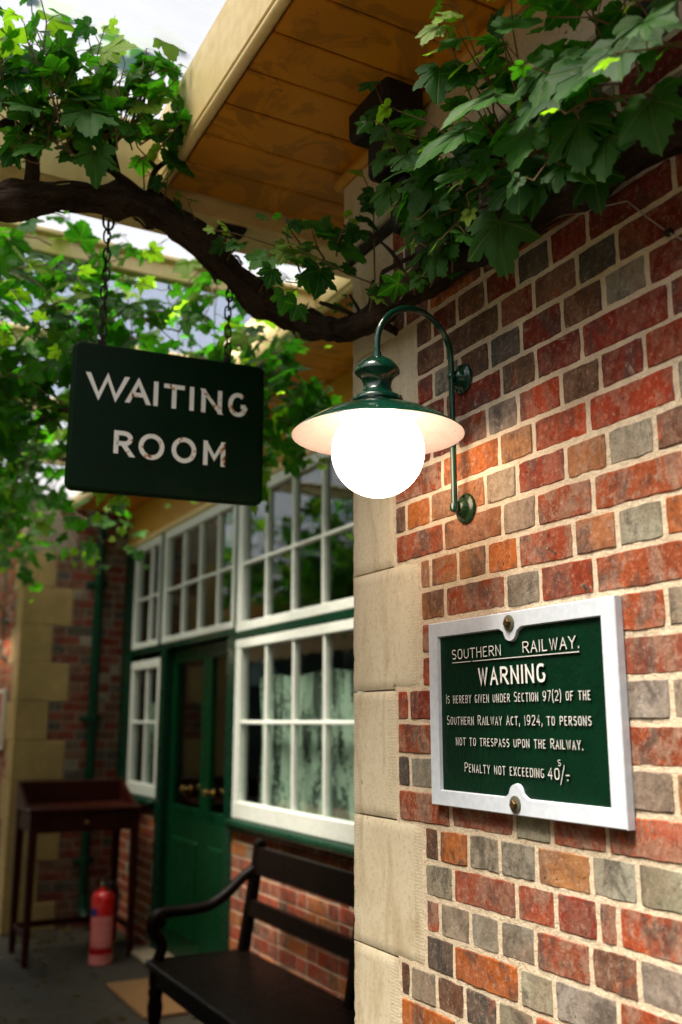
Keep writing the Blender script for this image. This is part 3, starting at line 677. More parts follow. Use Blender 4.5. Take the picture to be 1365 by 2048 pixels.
# ------------------------------------------------------------------ canopy
ZS = 3.16
def build_canopy():
    t = thing('platform_canopy', (-.5, 2.69, 3.1), 'cream and ochre timber canopy with boarded eaves and translucent roof sheets over the platform', 'canopy')
    b = MB(); y = 2.585; i = 0
    while y > -5:
        wd = .152; b.box(-.455, .15, y-wd+.007, y, ZS+rng.uniform(-.0015, .0015), ZS+.02, .004); y -= wd
    b.box(-.45, .14, -5, 2.58, ZS+.022, ZS+.03, .001); b.build('soffit', M['soffit'], t)
    b = MB(); y = 8.09
    while y > 2.80:
        wd = .152; b.box(.545, 1.15, y-wd+.007, y, 3.325+rng.uniform(-.0015, .0015), 3.345, .004); y -= wd
    b.build('soffit', M['soffit'], t)
    # fascia with a rounded bead along its lower edge
    b = MB(); b.box(-.492, -.457, -5, 2.598, ZS+.012, 3.40, .004); b.build('fascia', M['cream'], t)
    b = MB(); b.tube([(-.476, -5, ZS+.002), (-.476, 2.598, ZS+.002)], .014, 12); b.build('bead', M['cream'], t)
    b = MB(); b.box(.50, .543, 2.79, 8.09, 3.325, 3.56, .004); b.tube([(.53, 2.79, 3.325), (.53, 8.09, 3.325)], .016, 12); b.build('fascia', M['cream'], t)
    b = MB(); b.box(-.036, .02, -2.2, 2.33, 3.121, ZS-.002, .012); b.build('wall_plate', M['ochre'], t)
    # cross beams and rafters
    for (ya, z0, z1, xb) in ((2.60, 3.10, 3.36, 1.0), (3.50, 3.31, 3.40, .498), (4.50, 3.31, 3.40, .498), (5.50, 3.31, 3.40, .498), (6.62, 3.31, 3.40, .498)):
        wd = .18 if ya < 3 else .05
        b = MB(); b.box(-4.1, xb, ya, ya+wd, z0, z1, .006)
        if ya > 3: b.box(-4.1, xb, ya-.03, ya+wd+.03, z1-.02, z1-.001, .004)
        b.build('cross_beam', M['cream'], t)
    b = MB(); b.box(-4.2, -4.11, -5, 26, 3.20, 3.44, .006); b.build('outer_beam', M['cream'], t)
    for (x0, x1, y0, y1, z, m) in ((-2.7, -.45, -5, 1.40, 3.405, 'sheet_sunpass'), (-1.3, -.45, 1.402, 2.60, 3.405, 'sheet'), (-2.7, -1.302, 1.402, 2.60, 3.43, 'sheet_sunpass'), (-1.2, .55, 2.60, 3.55, 3.405, 'sheet'), (-2.7, -1.202, 2.602, 3.55, 3.43, 'sheet_sunpass'), (-2.7, .55, 3.552, 5.60, 3.405, 'sheet_sunpass'), (-.55, .55, 5.602, 8.09, 3.405, 'sheet'), (-2.7, -.552, 5.602, 8.09, 3.43, 'sheet_sunpass'), (-2.7, .10, 8.10, 26, 3.405, 'sheet')):  # added clearer panels, mostly out of view, let extra sun onto the walls
        b = MB(); n = int((y1-y0)/.038)
        vs = []
        for i in range(n+1):
            yy = y0+(y1-y0)*i/n; zz = z+.006*(i % 2); vs += [(x0, yy, zz+.10*(x1-x0)/4), (x1, yy, zz)]
        b.add(vs, [[2*i, 2*i+1, 2*i+3, 2*i+2] for i in range(n)]); b.build('roof_sheet', M[m], t, flip=False)
    b = MB(); b.box(-4.2, -2.705, -5, 26, 3.47, 3.50, .002); b.box(-4.2, -.495, -30, -5.01, 3.47, 3.50, .002); b.build('sky_blocker_roof', M['ochre'], t)  # unseen opaque roof added to keep sky light out
    b = MB(); b.box(-4.24, -4.205, -30, 26, 2.72, 3.49, .004); b.build('sky_blocker_skirt', M['cream'], t)  # unseen skirt added to block low sky light
    # opaque roof over the eaves and the building
    b = MB(); b.box(-.455, 3, -5, 2.60, 3.41, 3.44, .002); b.box(.545, 3, 2.60, 8.09, 3.57, 3.60, .002); b.box(.105, 3, 8.10, 13, 3.61, 3.64, .002); b.build('slate_roof', M['timber'], t)
    return t
build_canopy()

def build_bracket():
    t = thing('eaves_bracket', (-.08, 1.94, ZS), 'black timber bracket block hanging under the ochre eaves boards beside the wall', 'bracket')
    b = MB(); b.box(-.155, -.037, 1.82, 2.02, 3.065, ZS-.003, .014); b.build('block', M['timber'], t)
    b = MB(); b.box(-.125, -.021, 1.86, 1.97, 2.94, 3.043, .012); b.box(-.07, -.021, 1.88, 1.95, 2.80, 2.939, .010); b.build('corbel', M['timber'], t)
build_bracket()

# ------------------------------------------------------------------ drain pipe
t = thing('drain_pipe', (.755, 8.03, 0), 'dark green cast iron drain pipe on the shaded wall behind the desk', 'drain pipe')
b = MB(); b.tube([(.755, 8.035, .25), (.755, 8.035, 3.3)], .038, 16); b.tube([(.755, 8.035, .25), (.755, 8.02, .16), (.755, 7.94, .08)], .038, 16); b.build('pipe', M['green'], t)
for z in (.5, 1.6, 2.7):
    b = MB(); b.lathe([(.040, -.03), (.050, -.026), (.050, .026), (.040, .03)], (.755, 8.035, z), 'z', 18, False, False); b.box(.67, .84, 8.06, 8.094, z-.02, z+.02, .004); b.build('collar', M['green'], t)

# ------------------------------------------------------------------ lettering by strokes
def arc(cx, cy, rx, ry, a0, a1, n=12, p=2.0):
    out = []
    for i in range(n+1):
        a = R(a0+(a1-a0)*i/n); c, s = math.cos(a), math.sin(a)
        out.append((cx+rx*math.copysign(abs(c)**(2/p), c), cy+ry*math.copysign(abs(s)**(2/p), s)))
    return out
def glyph(ch, p=2.4):
    g = {
     'A': [[(0, 0), (.5, 1), (1, 0)], [(.2, .33), (.8, .33)]], 'B': [[(0, 0), (0, 1), (.55, 1)]+arc(.55, .76, .4, .24, 90, -90, 8)+[(0, .52)], [(.05, .52), (.55, .52)]+arc(.55, .26, .45, .26, 90, -90, 8)+[(0, 0)]],
     'C': [arc(.5, .5, .5, .5, 48, 312, 18, p)], 'D': [[(.4, 0), (0, 0), (0, 1), (.4, 1)]+arc(.4, .5, .6, .5, 90, -90, 12, p)], 'E': [[(1, 1), (0, 1), (0, 0), (1, 0)], [(0, .52), (.85, .52)]],
     'F': [[(1, 1), (0, 1), (0, 0)], [(0, .52), (.85, .52)]],
     'G': [arc(.5, .5, .5, .5, 50, 325, 18, p)+[(1, .42)], [(.68, .42), (1.0, .42)]], 'H': [[(0, 0), (0, 1)], [(1, 0), (1, 1)], [(0, .52), (1, .52)]], 'I': [[(.5, 0), (.5, 1)]],
     'L': [[(0, 1), (0, 0), (1, 0)]], 'M': [[(0, 0), (0, 1)], [(1, 0), (1, 1)], [(0.03, 1), (.5, .28), (.97, 1)]], 'N': [[(0, 0), (0, 1)], [(1, 0), (1, 1)], [(.02, 1), (.98, 0)]], 'O': [arc(.5, .5, .5, .5, 90, 450, 28, p)],
     'P': [[(0, 0), (0, 1), (.5, 1)]+arc(.5, .74, .5, .26, 90, -90, 10)+[(0, .48)]], 'R': [[(0, 0), (0, 1), (.5, 1)]+arc(.5, .75, .46, .25, 90, -90, 10)+[(0, .5)], [(.45, .5), (1, 0)]],
     'S': [arc(.5, .76, .46, .24, 30, 270, 12)+arc(.5, .26, .5, .26, 90, -150, 14)[1:]], 'T': [[(0, 1), (1, 1)], [(.5, 1), (.5, 0)]], 'U': [[(0, 1), (0, .35)]+arc(.5, .35, .5, .35, 180, 360, 12)[1:]+[(1, 1)]],
     'V': [[(0, 1), (.5, 0), (1, 1)]], 'W': [[(0, 1), (.27, 0), (.5, 1), (.73, 0), (1, 1)]], 'X': [[(0, 0), (1, 1)], [(0, 1), (1, 0)]], 'Y': [[(0, 1), (.5, .48), (1, 1)], [(.5, .5), (.5, 0)]],
     '0': [arc(.5, .5, .5, .5, 90, 450, 24, p)], '1': [[(.1, .78), (.55, 1), (.55, 0)]], '2': [arc(.5, .7, .5, .3, 160, -20, 12)+[(0, 0), (1, 0)]], '4': [[(.72, 0), (.72, 1), (0, .3), (1, .3)]],
     '7': [[(0, 1), (1, 1), (.35, 0)]], '9': [arc(.5, .68, .5, .32, 0, 360, 20), [(1, .68), (.95, .3), (.5, 0), (.1, .08)]], '(': [[(1, 1.08), (.35, .88), (0, .6), (0, .3), (.35, .02), (1, -.18)]], ')': [[(0, 1.08), (.65, .88), (1, .6), (1, .3), (.65, .02), (0, -.18)]],
     '.': [[(.5, -.02), (.5, .16)]], ',': [[(.6, .14), (.55, 0), (.25, -.18)]], '/': [[(0, -.15), (1, 1.1)]], '-': [[(0, .45), (1, .45)]], ':': [[(.5, .0), (.5, .14)], [(.5, .42), (.5, .56)]]}
    return g[ch]
def stroke(b, pts, T, th, h0, h1, bev):
    """pts: 2-D polyline; T(u, v, d) to 3-D; th thickness; raised from h0 to h1 with bevelled flanks"""
    pts = [q for i, q in enumerate(pts) if i == 0 or math.hypot(q[0]-pts[i-1][0], q[1]-pts[i-1][1]) > 1e-6]
    n = len(pts); closed = n > 3 and abs(pts[0][0]-pts[-1][0])+abs(pts[0][1]-pts[-1][1]) < 1e-6
    if closed: pts = pts[:-1]; n -= 1
    L, Rr = [], []
    for i in range(n):
        p = Vector(pts[i]); a = Vector(pts[i-1]) if (i > 0 or closed) else None; c = Vector(pts[(i+1) % n]) if (i < n-1 or closed) else None
        d1 = (p-a).normalized() if a is not None else None; d2 = (c-p).normalized() if c is not None else None
        if d1 is None: nn = Vector((-d2.y, d2.x)); k = 1
        elif d2 is None: nn = Vector((-d1.y, d1.x)); k = 1
        else:
            n1 = Vector((-d1.y, d1.x)); n2 = Vector((-d2.y, d2.x)); nn = n1+n2
            if nn.length < 1e-4: nn = n1; k = 1
            else: nn.normalize(); k = min(1.9, 1/max(.2, nn.dot(n1)))
        if (d1 is None or d2 is None):
            dd = d2 if d1 is None else d1
            if abs(dd.y) > .42 and n <= 6:      # ends are cut level with the cap line and base line
                h_ = Vector((math.copysign(1, nn.x), 0)); k = 1/max(.3, abs(nn.x)); nn = h_
        L.append((p, nn, k))
    def side(s, w_): return [(p.x+s*nn.x*k*w_, p.y+s*nn.y*k*w_) for p, nn, k in L]
    rows = [[T(u, v, h0) for u, v in side(-1, th/2)], [T(u, v, h1) for u, v in side(-1, th/2-bev)], [T(u, v, h1) for u, v in side(1, th/2-bev)], [T(u, v, h0) for u, v in side(1, th/2)]]
    vs = [p for r_ in rows for p in r_]; fs = []
    m = n if closed else n-1
    for r_ in range(3):
        for i in range(m): j = (i+1) % n; fs.append([r_*n+i, r_*n+j, (r_+1)*n+j, (r_+1)*n+i])
    if not closed: fs += [[0, n, 2*n, 3*n], [n-1, 2*n-1, 3*n-1, 4*n-1]]
    b.add(vs, fs)
def letter(b, ch, u0, u1, v0, v1, th, T, h0, h1, bev=.0005, p=2.4):
    k = 0
    for st in glyph(ch, p):
        w_, h_ = u1-u0-th, v1-v0-th
        pts = [(u0+th/2+x*w_, v0+th/2+y*h_) for x, y in st]
        if ch in 'I1.,:' and ch != '1': pts = [((u0+u1)/2+(x-.5)*(u1-u0), v0+th/2*(ch == ',')+y*(v1-v0)) for x, y in st]
        elif ch in 'AVWMNXYT(/)' or True:
            # butt ends must reach the cap line and the base line
            pts2 = []
            for i, (x, y) in enumerate(pts):
                if i in (0, len(pts)-1):
                    nb = pts[1] if i == 0 else pts[-2]
                    dx, dy = x-nb[0], y-nb[1]; l = math.hypot(dx, dy)
                    if l > 1e-6 and abs(dy)/l > .42 and not (len(pts) > 6): x += dx/abs(dy)*th/2; y += math.copysign(th/2, dy)
                    elif l > 1e-6 and abs(dx)/l > .95 and len(st) == 2 and ch in 'T': x += dx/l*th/2
                pts2.append((x, y))
            pts = pts2
        stroke(b, pts, T, th*(.8 if ch in 'NM' and k == 2 else 1), h0, h1+k*.00025, bev); k += 1
WID = {'I': .20, 'W': 1.25, 'M': 1.15, '.': .22, ',': .25, '(': .42, ')': .42, '/': .55, '-': .45, ':': .2, '1': .42, 'L': .85, 'E': .85, 'S': .95, ' ': .62}
def textline(b, txt, u0, u1, v0, cap, th, T, h0, h1, small=1.0, gap=.26):
    """capitals; lower-case input letters are set as small capitals"""
    tot = 0; items = []
    for ch in txt:
        s = 1.0 if (not ch.islower()) else small
        w_ = WID.get(ch.upper(), 1.0)*s; items.append((ch, w_, s)); tot += w_+gap
    tot -= gap; k = (u1-u0)/tot; u = u0
    for ch, w_, s in items:
        if ch != ' ': letter(b, ch.upper(), u, u+w_*k, v0, v0+cap*s, th, T, h0, h1, p=2.8)
        u += (w_+gap)*k

def roundrect(w_, h_, r, n=6):
    out = []
    for (cx, cy, a0) in ((w_/2-r, h_/2-r, 0), (-w_/2+r, h_/2-r, 90), (-w_/2+r, -h_/2+r, 180), (w_/2-r, -h_/2+r, 270)):
        for i in range(n+1): a = R(a0+90*i/n); out.append((cx+r*math.cos(a), cy+r*math.sin(a)))
    return out

# ------------------------------------------------------------------ hanging sign
def link_loop(c, ln, wd, axis, n=16):
    pts = []
    for i in range(n):
        a = 2*math.pi*i/n; x = wd*math.cos(a); z = math.copysign(abs(math.sin(a))**.7, math.sin(a))*ln
        pts.append((c[0]+x*axis[0], c[1]+x*axis[1], c[2]+z))
    return pts
def build_hanging_sign():
    W_, H_, TH = .577, .440, .034
    yaw = R(-5.5); c = Vector((-.66-.034*1+W_/2*math.cos(yaw), 2.68+.034*.096+W_/2*math.sin(yaw), 2.431))
    t = thing('hanging_sign', c, 'dark green enamel waiting room sign hanging on two chains from the beam', 'sign', rot=(0, 0, yaw))
    b = MB(); lp = []
    for ins, y in ((.010, -TH/2), (.003, -TH/2+.003), (0, -TH/2+.010), (0, TH/2-.010), (.003, TH/2-.003), (.010, TH/2)):
        lp.append([(x, y, z) for x, z in roundrect(W_-2*ins, H_-2*ins, .022-ins)])
    b.loops(lp); b.build('sign_board', M['enamel'], t, local=True)
    T = lambda u, v, d: (u-W_/2+.034, -TH/2-d, v-2.431)
    th = .0136
    for ch, u0, u1, v0, v1 in (('W', .008, .127, 2.482, 2.558), ('A', .122, .191, 2.481, 2.556), ('I', .2005, .215, 2.481, 2.556), ('T', .231, .293, 2.480, 2.554), ('I', .308, .3225, 2.480, 2.554), ('N', .344, .408, 2.479, 2.553), ('G', .427, .489, 2.478, 2.554),
                               ('R', .093, .149, 2.319, 2.394), ('O', .164, .239, 2.317, 2.395), ('O', .260, .334, 2.317, 2.395), ('M', .355, .422, 2.318, 2.393)):
        b = MB(); letter(b, ch, u0, u1, v0, v1, th, T, -.001, .0006, .0001, 2.0); b.build('letter', M['letters'], t, local=True)
    for ux in (.047, .425):
        x = ux-W_/2+.034; zt = 3.098-2.431; zb = H_/2-.002; b = MB(); n = 13; st = (zt-.055-zb)/n
        for i in range(n):
            z = zb+st*(i+.5); ax = (1, 0) if i % 2 else (.25, .97)
            b.tube(link_loop((x+.002*math.sin(i*2.1), .002*math.cos(i*1.7), z), st*.72, .0095, ax), .0030, 6, closed=True)
        b.tube(link_loop((x, 0, zt-.045), .034, .016, (1, 0)), .0038, 6, closed=True)
        b.build('chain', M['iron'], t, local=True)
        b = MB(); b.box(x-.045, x+.045, -.035, .035, zt-.012, zt, .004); b.lathe([(.012, -.026), (.016, -.012)], (x, 0, zt), 'z', 12); b.build('ceiling_plate', M['iron'], t, local=True)
        b = MB(); b.box(x-.012, x+.012, -.006, .006, zb-.004, zb+.020, .003); b.build('eyelet', M['iron'], t, local=True)
build_hanging_sign()

# ------------------------------------------------------------------ cast iron warning sign
def build_warning_sign():
    YC, ZC = 1.577, 1.598; W_, H_ = .598, .398
    t = thing('warning_sign', (0, YC, ZC), 'white framed green cast iron railway warning plate bolted to the brick wall', 'sign')
    T = lambda u, v, d: (-d, YC-u, ZC+v)      # u runs to the right as read
    b = MB()
    b.loops([[T(u, v, d) for u, v in roundrect(W_-.012-2*i, H_-.012-2*i, .003, 2)] for i, d in ((0, .004), (0, .0135), (.001, .0140))]); b.build('plate', M['signgreen'], t)
    # raised border with two lugs
    iw, ih = .522, .331; r = .002
    outer = []; inner = []
    def lug(sgn):
        pts = []; N = 30
        pts.append((-.043*sgn, sgn*ih/2))
        for i in range(N+1):
            x = -.040+.080*i/N; ax_ = abs(x)
            d_ = .010+math.sqrt(max(0, .0195**2-x*x))*.88 if ax_ < .0195 else .010*(1-min(1, (ax_-.0195)/.0205))**1.6
            pts.append((x*sgn, sgn*(ih/2-d_)))
        pts.append((.043*sgn, sgn*ih/2)); return pts
    inner = [(-iw/2, -ih/2)]+[(-u, v) for u, v in lug(-1)][::1]
    inner = [(-iw/2, -ih/2)]+sorted([p for p in lug(-1)], key=lambda q: q[0])+[(iw/2, -ih/2), (iw/2, ih/2)]+sorted([p for p in lug(1)], key=lambda q: -q[0])+[(-iw/2, ih/2)]
    for (u, v) in inner:
        if abs(u) >= iw/2-1e-6: outer.append((math.copysign(W_/2, u), math.copysign(H_/2, v)))
        else: outer.append((u*1.1, math.copysign(H_/2, v)))
    n = len(inner)
    cen = lambda p, k: (p[0]*(1-k/.3) if abs(p[0]) > .2 else p[0], p[1]-math.copysign(k, p[1]))
    rows = [[T(u, v, .0138) for u, v in inner], [T(*( (u+math.copysign(.0025, u) if abs(u) > .2 else u), v+math.copysign(.002, v)), .021) for u, v in inner],
            [T(*cen(p, .002), .0215) for p in outer], [T(*p, .0195) for p in outer], [T(*p, .003) for p in outer]]
    vs = [p for r_ in rows for p in r_]; fs = [[k*n+i, k*n+(i+1) % n, (k+1)*n+(i+1) % n, (k+1)*n+i] for k in range(4) for i in range(n)]
    b = MB(); b.add(vs, fs); b.build('frame', M['signwhite'], t)
    u = lambda y: YC-y; z = lambda v: v-ZC; b = MB()
    h0, h1 = .0132, .0176
    b = MB()
    textline(b, 'SOUTHERN', u(1.789), u(1.612), z(1.711), .0225, .0030, T, h0, h1)
    textline(b, 'RAILWAY.', u(1.542), u(1.377), z(1.711), .0235, .0030, T, h0, h1)
    stroke(b, [(u(1.788), z(1.7045)), (u(1.378), z(1.7045))], T, .0018, h0, h1, .0002)
    b.build('text_line', M['castletters'], t)
    b = MB()
    textline(b, 'WARNING', u(1.692), u(1.474), z(1.652), .037, .0064, T, h0, h1+.001)
    b.build('text_line', M['castletters'], t)
    b = MB()
    textline(b, 'Is hereby given under Section 97(2) of the', u(1.815), u(1.354), z(1.6165), .0205, .0025, T, h0, h1, .86)
    b.build('text_line', M['castletters'], t)
    b = MB()
    textline(b, 'Southern Railway Act, 1924, to persons', u(1.814), u(1.355), z(1.571), .0205, .0025, T, h0, h1, .86)
    b.build('text_line', M['castletters'], t)
    b = MB()
    textline(b, 'not to trespass upon the Railway.', u(1.781), u(1.381), z(1.528), .0195, .0025, T, h0, h1, .88)
    b.build('text_line', M['castletters'], t)
    b = MB()
    textline(b, 'Penalty not exceeding', u(1.751), u(1.492), z(1.4735), .0205, .0025, T, h0, h1, .86)
    textline(b, '40', u(1.482), u(1.448), z(1.4725), .0215, .0028, T, h0, h1)
    textline(b, 'S', u(1.452), u(1.443), z(1.497), .0125, .0021, T, h0, h1)
    letter(b, '/', u(1.447), u(1.433), z(1.468), z(1.497), .0024, T, h0, h1); letter(b, '-', u(1.432), u(1.419), z(1.473), z(1.492), .0024, T, h0, h1)
    letter(b, '.', u(1.428), u(1.424), z(1.472), z(1.490), .003, T, h0, h1)
    b.build('text_line', M['castletters'], t)
    for v in (.176, -.178):
        b = MB(); b.lathe([(.0165, .020), (.0165, .0238), (.0155, .0244)], T(0, v, 0), 'x', 24); 
        b.v = [(2*0-p[0], p[1], p[2]) for p in b.v]; w_ = b.build('washer', M['steel'], t)
        b = MB(); pts = [(.0088*math.cos(R(60*i+12)), .0088*math.sin(R(60*i+12))) for i in range(6)]
        b.loops([[T(x, v+y, .0244) for x, y in pts], [T(x, v+y, .030) for x, y in pts], [T(x*.85, v+y*.85, .0318) for x, y in pts]]); b.build('bolt', M['bronze'], w_)
build_warning_sign()

# ------------------------------------------------------------------ wall lamp
def build_lamp():
    Y = 1.74; XL = -.231; XP = -.034
    t = thing('wall_lamp', (0, Y, 2.05), 'lit swan neck wall lamp with green shade and white globe above the warning plate', 'lamp', 'swan neck lamps on the platform walls')
    pts = [(XP, Y, 2.035), (XP, Y, 2.15), (XP, Y, 2.30), (XP, Y, 2.395)]
    cx = (XP+XL)/2; rx = abs(XL-XP)/2
    for i in range(1, 20): a = math.pi*i/20; pts.append((cx+rx*math.cos(a), Y, 2.395+.102*math.sin(a)))
    pts += [(XL, Y, 2.395), (XL, Y, 2.36)]
    b = MB(); b.tube(pts, .0072, 14); b.lathe([(.0075, -.006), (.0098, -.004), (.0098, .004), (.0075, .006)], (XP, Y, 2.352), 'z', 14, False, False); b.lathe([(.004, -.012), (.0105, -.008), (.0115, 0), (.0105, .008), (.004, .012)], (XP, Y, 2.045), 'z', 14); b.build('swan_neck', M['lampgreen'], t)
    for z, m in ((2.352, 'lampgreen'), (2.045, 'lampolive')):
        b = MB(); zc = z
        b.lathe([(.035, -.0005), (.035, -.006), (.032, -.009), (.024, -.010), (.021, -.013), (.019, -.021), (.012, -.026), (.006, -.027), (.006, -.034)], (0, Y, zc), 'x', 28)
        p = b.build('wall_plate', M[m], t)
        for dz in (-.029, .029):
            b = MB(); b.lathe([(.0035, -.006), (.0035, -.0115), (.001, -.0125)], (0, Y, zc+dz), 'x', 10); b.build('screw', M[m], p)
    b = MB(); c = (XL, Y, 0)
    b.lathe([(.0095, 2.375), (.0098, 2.366), (.018, 2.361), (.034, 2.352), (.045, 2.340), (.0495, 2.331), (.0495, 2.326), (.044, 2.322), (.036, 2.314), (.0315, 2.304), (.0305, 2.295), (.033, 2.284), (.041, 2.273), (.053, 2.268), (.0565, 2.264), (.0565, 2.258), (.052, 2.255), (.052, 2.244)], c, 'z', 40, False, False)
    b.build('cap', M['lampgreen'], t)
    b = MB(); b.lathe([(.050, 2.250), (.062, 2.247), (.085, 2.2405), (.115, 2.2290), (.150, 2.2105), (.1800, 2.1900), (.1862, 2.1850), (.1868, 2.1830)], c, 'z', 64, False, False); b.build('shade', M['lampgreen'], t, flip=False)
    b = MB(); b.lathe([(.1868, 2.1828), (.1850, 2.1835), (.1790, 2.1885), (.150, 2.2085), (.115, 2.2270), (.085, 2.2385), (.060, 2.2450), (.0, 2.2460)], c, 'z', 64, False, False); b.build('shade_lining', M['shade_in'], t, flip=False)
    b = MB(); prof = [(.1005*math.sin(R(a)), 2.1475-.1005*math.cos(R(a))) for a in range(0, 148, 4)]; b.lathe(prof[1:], c, 'z', 56, True, False); b.build('globe', M['globe'], t)
    for a in (-65, 55, 175):
        ca, sa = math.cos(R(a)), math.sin(R(a)); b = MB(); b.tube([(XL+.048*ca, Y+.048*sa, 2.2595), (XL+.058*ca, Y+.058*sa, 2.2595), (XL+.061*ca, Y+.061*sa, 2.2595)], [.003, .003, .0045], 8); b.build('screw', M['steel'], t)
    return t
lamp = build_lamp()
def copy_tree(o, parent=None):
    c = o.copy(); COL.objects.link(c); c.parent = parent
    for ch in list(o.children): copy_tree(ch, c)
    return c
far_lamp = copy_tree(lamp); fp = atX(12, 1315, .156)
far_lamp.location = (.156, fp.y, fp.z); far_lamp['label'] = 'far swan neck wall lamp on the distant wing, cut off by the left edge'

# ------------------------------------------------------------------ small things on the near wall
def build_small():
    p = Vector(atX(1112, 1106, 0)); e = Vector(atX(1095, 1097, -.018))
    b = MB(); b.tube([p+Vector((.01, 0, 0)), p, e], [.0014, .0014, .0014], 8)
    d = (e-p).normalized(); b.tube([e, e+d*.0012], [.0036, .0034], 12); b.tube([p+Vector((.004, 0, 0)), p+Vector((-.002, .0, 0))], [.0035, .003], 8)
    tag(b.build('nail', M['steel']), 'rusty nail sticking out of the bricks above the warning plate', 'nail')
    p = Vector(atX(1177, 1176, 0))
    b = MB(); b.tube([p+Vector((.01, .004, 0)), p+Vector((-.008, .004, 0)), p+Vector((-.011, .003, .006)), p+Vector((-.011, -.003, .006)), p+Vector((-.008, -.005, -.001)), p+Vector((-.004, -.005, -.006))], .0020, 8)
    tag(b.build('hook', M['steel']), 'small bent metal hook in the bricks right above the warning plate', 'hook')
    a = Vector(atX(1255, 402, -.012)); m = Vector(atX(1336, 464, -.006)); c = Vector(atX(1400, 497, -.012)); c2 = Vector(atX(1560, 560, -.03))
    t = thing('wire', m, 'thin pale wire stapled across the bricks near the top right', 'wire')
    b = MB(); b.tube([a+Vector((0, .25, .08)), a, a.lerp(m, .5)+Vector((0, 0, -.002)), m, c, c2], .0014, 6); b.build('strand', M['wire'], t)
    b = MB(); b.box(-.010, .004, m.y-.008, m.y+.008, m.z-.006, m.z+.006, .002); b.build('staple', M['iron'], t)
build_small()

# ------------------------------------------------------------------ bench
def build_bench():
    XF, XB, YF, YN = .29, .80, 4.86, 2.46
    t = thing('bench', (XF, YF, 0), 'dark varnished wooden bench with scrolled arms against the low brickwork', 'bench')
    b = MB(); b.box(XF-.01, XB, YN, YF+.01, .425, .455, .008)
    for i in range(1, 5): pass
    b.build('seat', M['darkwood'], t)
    b = MB(); b.box(XF+.02, XF+.05, YN+.03, YF-.03, .345, .424, .004); b.box(XB-.05, XB-.02, YN+.03, YF-.03, .345, .424, .004); b.build('apron', M['darkwood'], t)
    turned = [(.020, 0), (.026, .03), (.030, .08), (.024, .10), (.034, .12), (.034, .14), (.024, .16), (.030, .19), (.038, .25), (.030, .29), (.036, .305), (.036, .32), (.030, .335), (.034, .35), (.034, .424)]
    for y in (YF-.03, YN+.03):
        b = MB(); b.lathe(turned, (XF+.035, y, 0), 'z', 20); b.build('leg', M['darkwood'], t)
    for y in (YF-.03, 3.70, YN+.03):      # raked back posts
        b = MB(); lean = [(XB-.03, 0), (XB-.03, .43), (XB+.03, .80), (XB+.055, .955)]
        for (xa, za), (xb, zb) in zip(lean[:-1], lean[1:]):
            vs = [(xa-.024, y-.026, za), (xa+.024, y-.026, za), (xa+.024, y+.026, za), (xa-.024, y+.026, za), (xb-.024, y-.026, zb), (xb+.024, y-.026, zb), (xb+.024, y+.026, zb), (xb-.024, y+.026, zb)]
            b.add(vs, [[0, 1, 5, 4], [1, 2, 6, 5], [2, 3, 7, 6], [3, 0, 4, 7], [4, 5, 6, 7], [0, 1, 2, 3]])
        b.lathe([(.026, -.026), (.026, .026)], (XB+.055, y, .955), 'y', 14); b.build('back_post', M['darkwood'], t)
    for (z0, z1) in ((.82, .945), (.625, .695)):
        b = MB()
        xm = lambda z: XB-.03+(z-.43)/.37*.06 if z < .8 else XB+.03+(z-.8)/.155*.025
        vs = []
        for y in (YN+.03, YF-.03):
            for z in (z0, z1): vs += [(xm(z)-.020, y, z), (xm(z)+.010, y, z)]
        b.add(vs, [[0, 1, 3, 2], [4, 5, 7, 6], [0, 4, 6, 2], [1, 5, 7, 3], [2, 3, 7, 6], [0, 1, 5, 4]]); b.build('back_rail', M['darkwood'], t)
    for y in (YF-.03, YN+.03):
        b = MB(); cp = [(XB+.02, .835), (XB-.04, .80), (XB-.13, .725), (XB-.22, .680), (XB-.33, .668), (XF+.09, .668), (XF+.03, .655), (XF+.005, .62), (XF+.015, .585), (XF+.045, .555), (XF+.060, .52), (XF+.05, .48), (XF+.035, .445)]
        cps = smooth_path([(x, y, z) for x, z in cp], 4)
        n = len(cps); b.tube(cps, [.027+.006*math.exp(-((i/n-.5)/.08)**2) for i in range(n)], 12); b.lathe([(.030, -.032), (.034, -.02), (.034, .02), (.030, .032)], (XF+.035, y, .63), 'y', 18); b.build('arm', M['darkwood'], t)
def smooth_path(pts, k=4):
    pts = [Vector(p) for p in pts]; out = []
    for i in range(len(pts)-1):
        p0 = pts[max(i-1, 0)]; p1 = pts[i]; p2 = pts[i+1]; p3 = pts[min(i+2, len(pts)-1)]
        for j in range(k):
            s = j/k; out.append(.5*((2*p1)+(p2-p0)*s+(2*p0-5*p1+4*p2-p3)*s*s+(3*p1-p0-3*p2+p3)*s**3))
    out.append(pts[-1]); return out
build_bench()

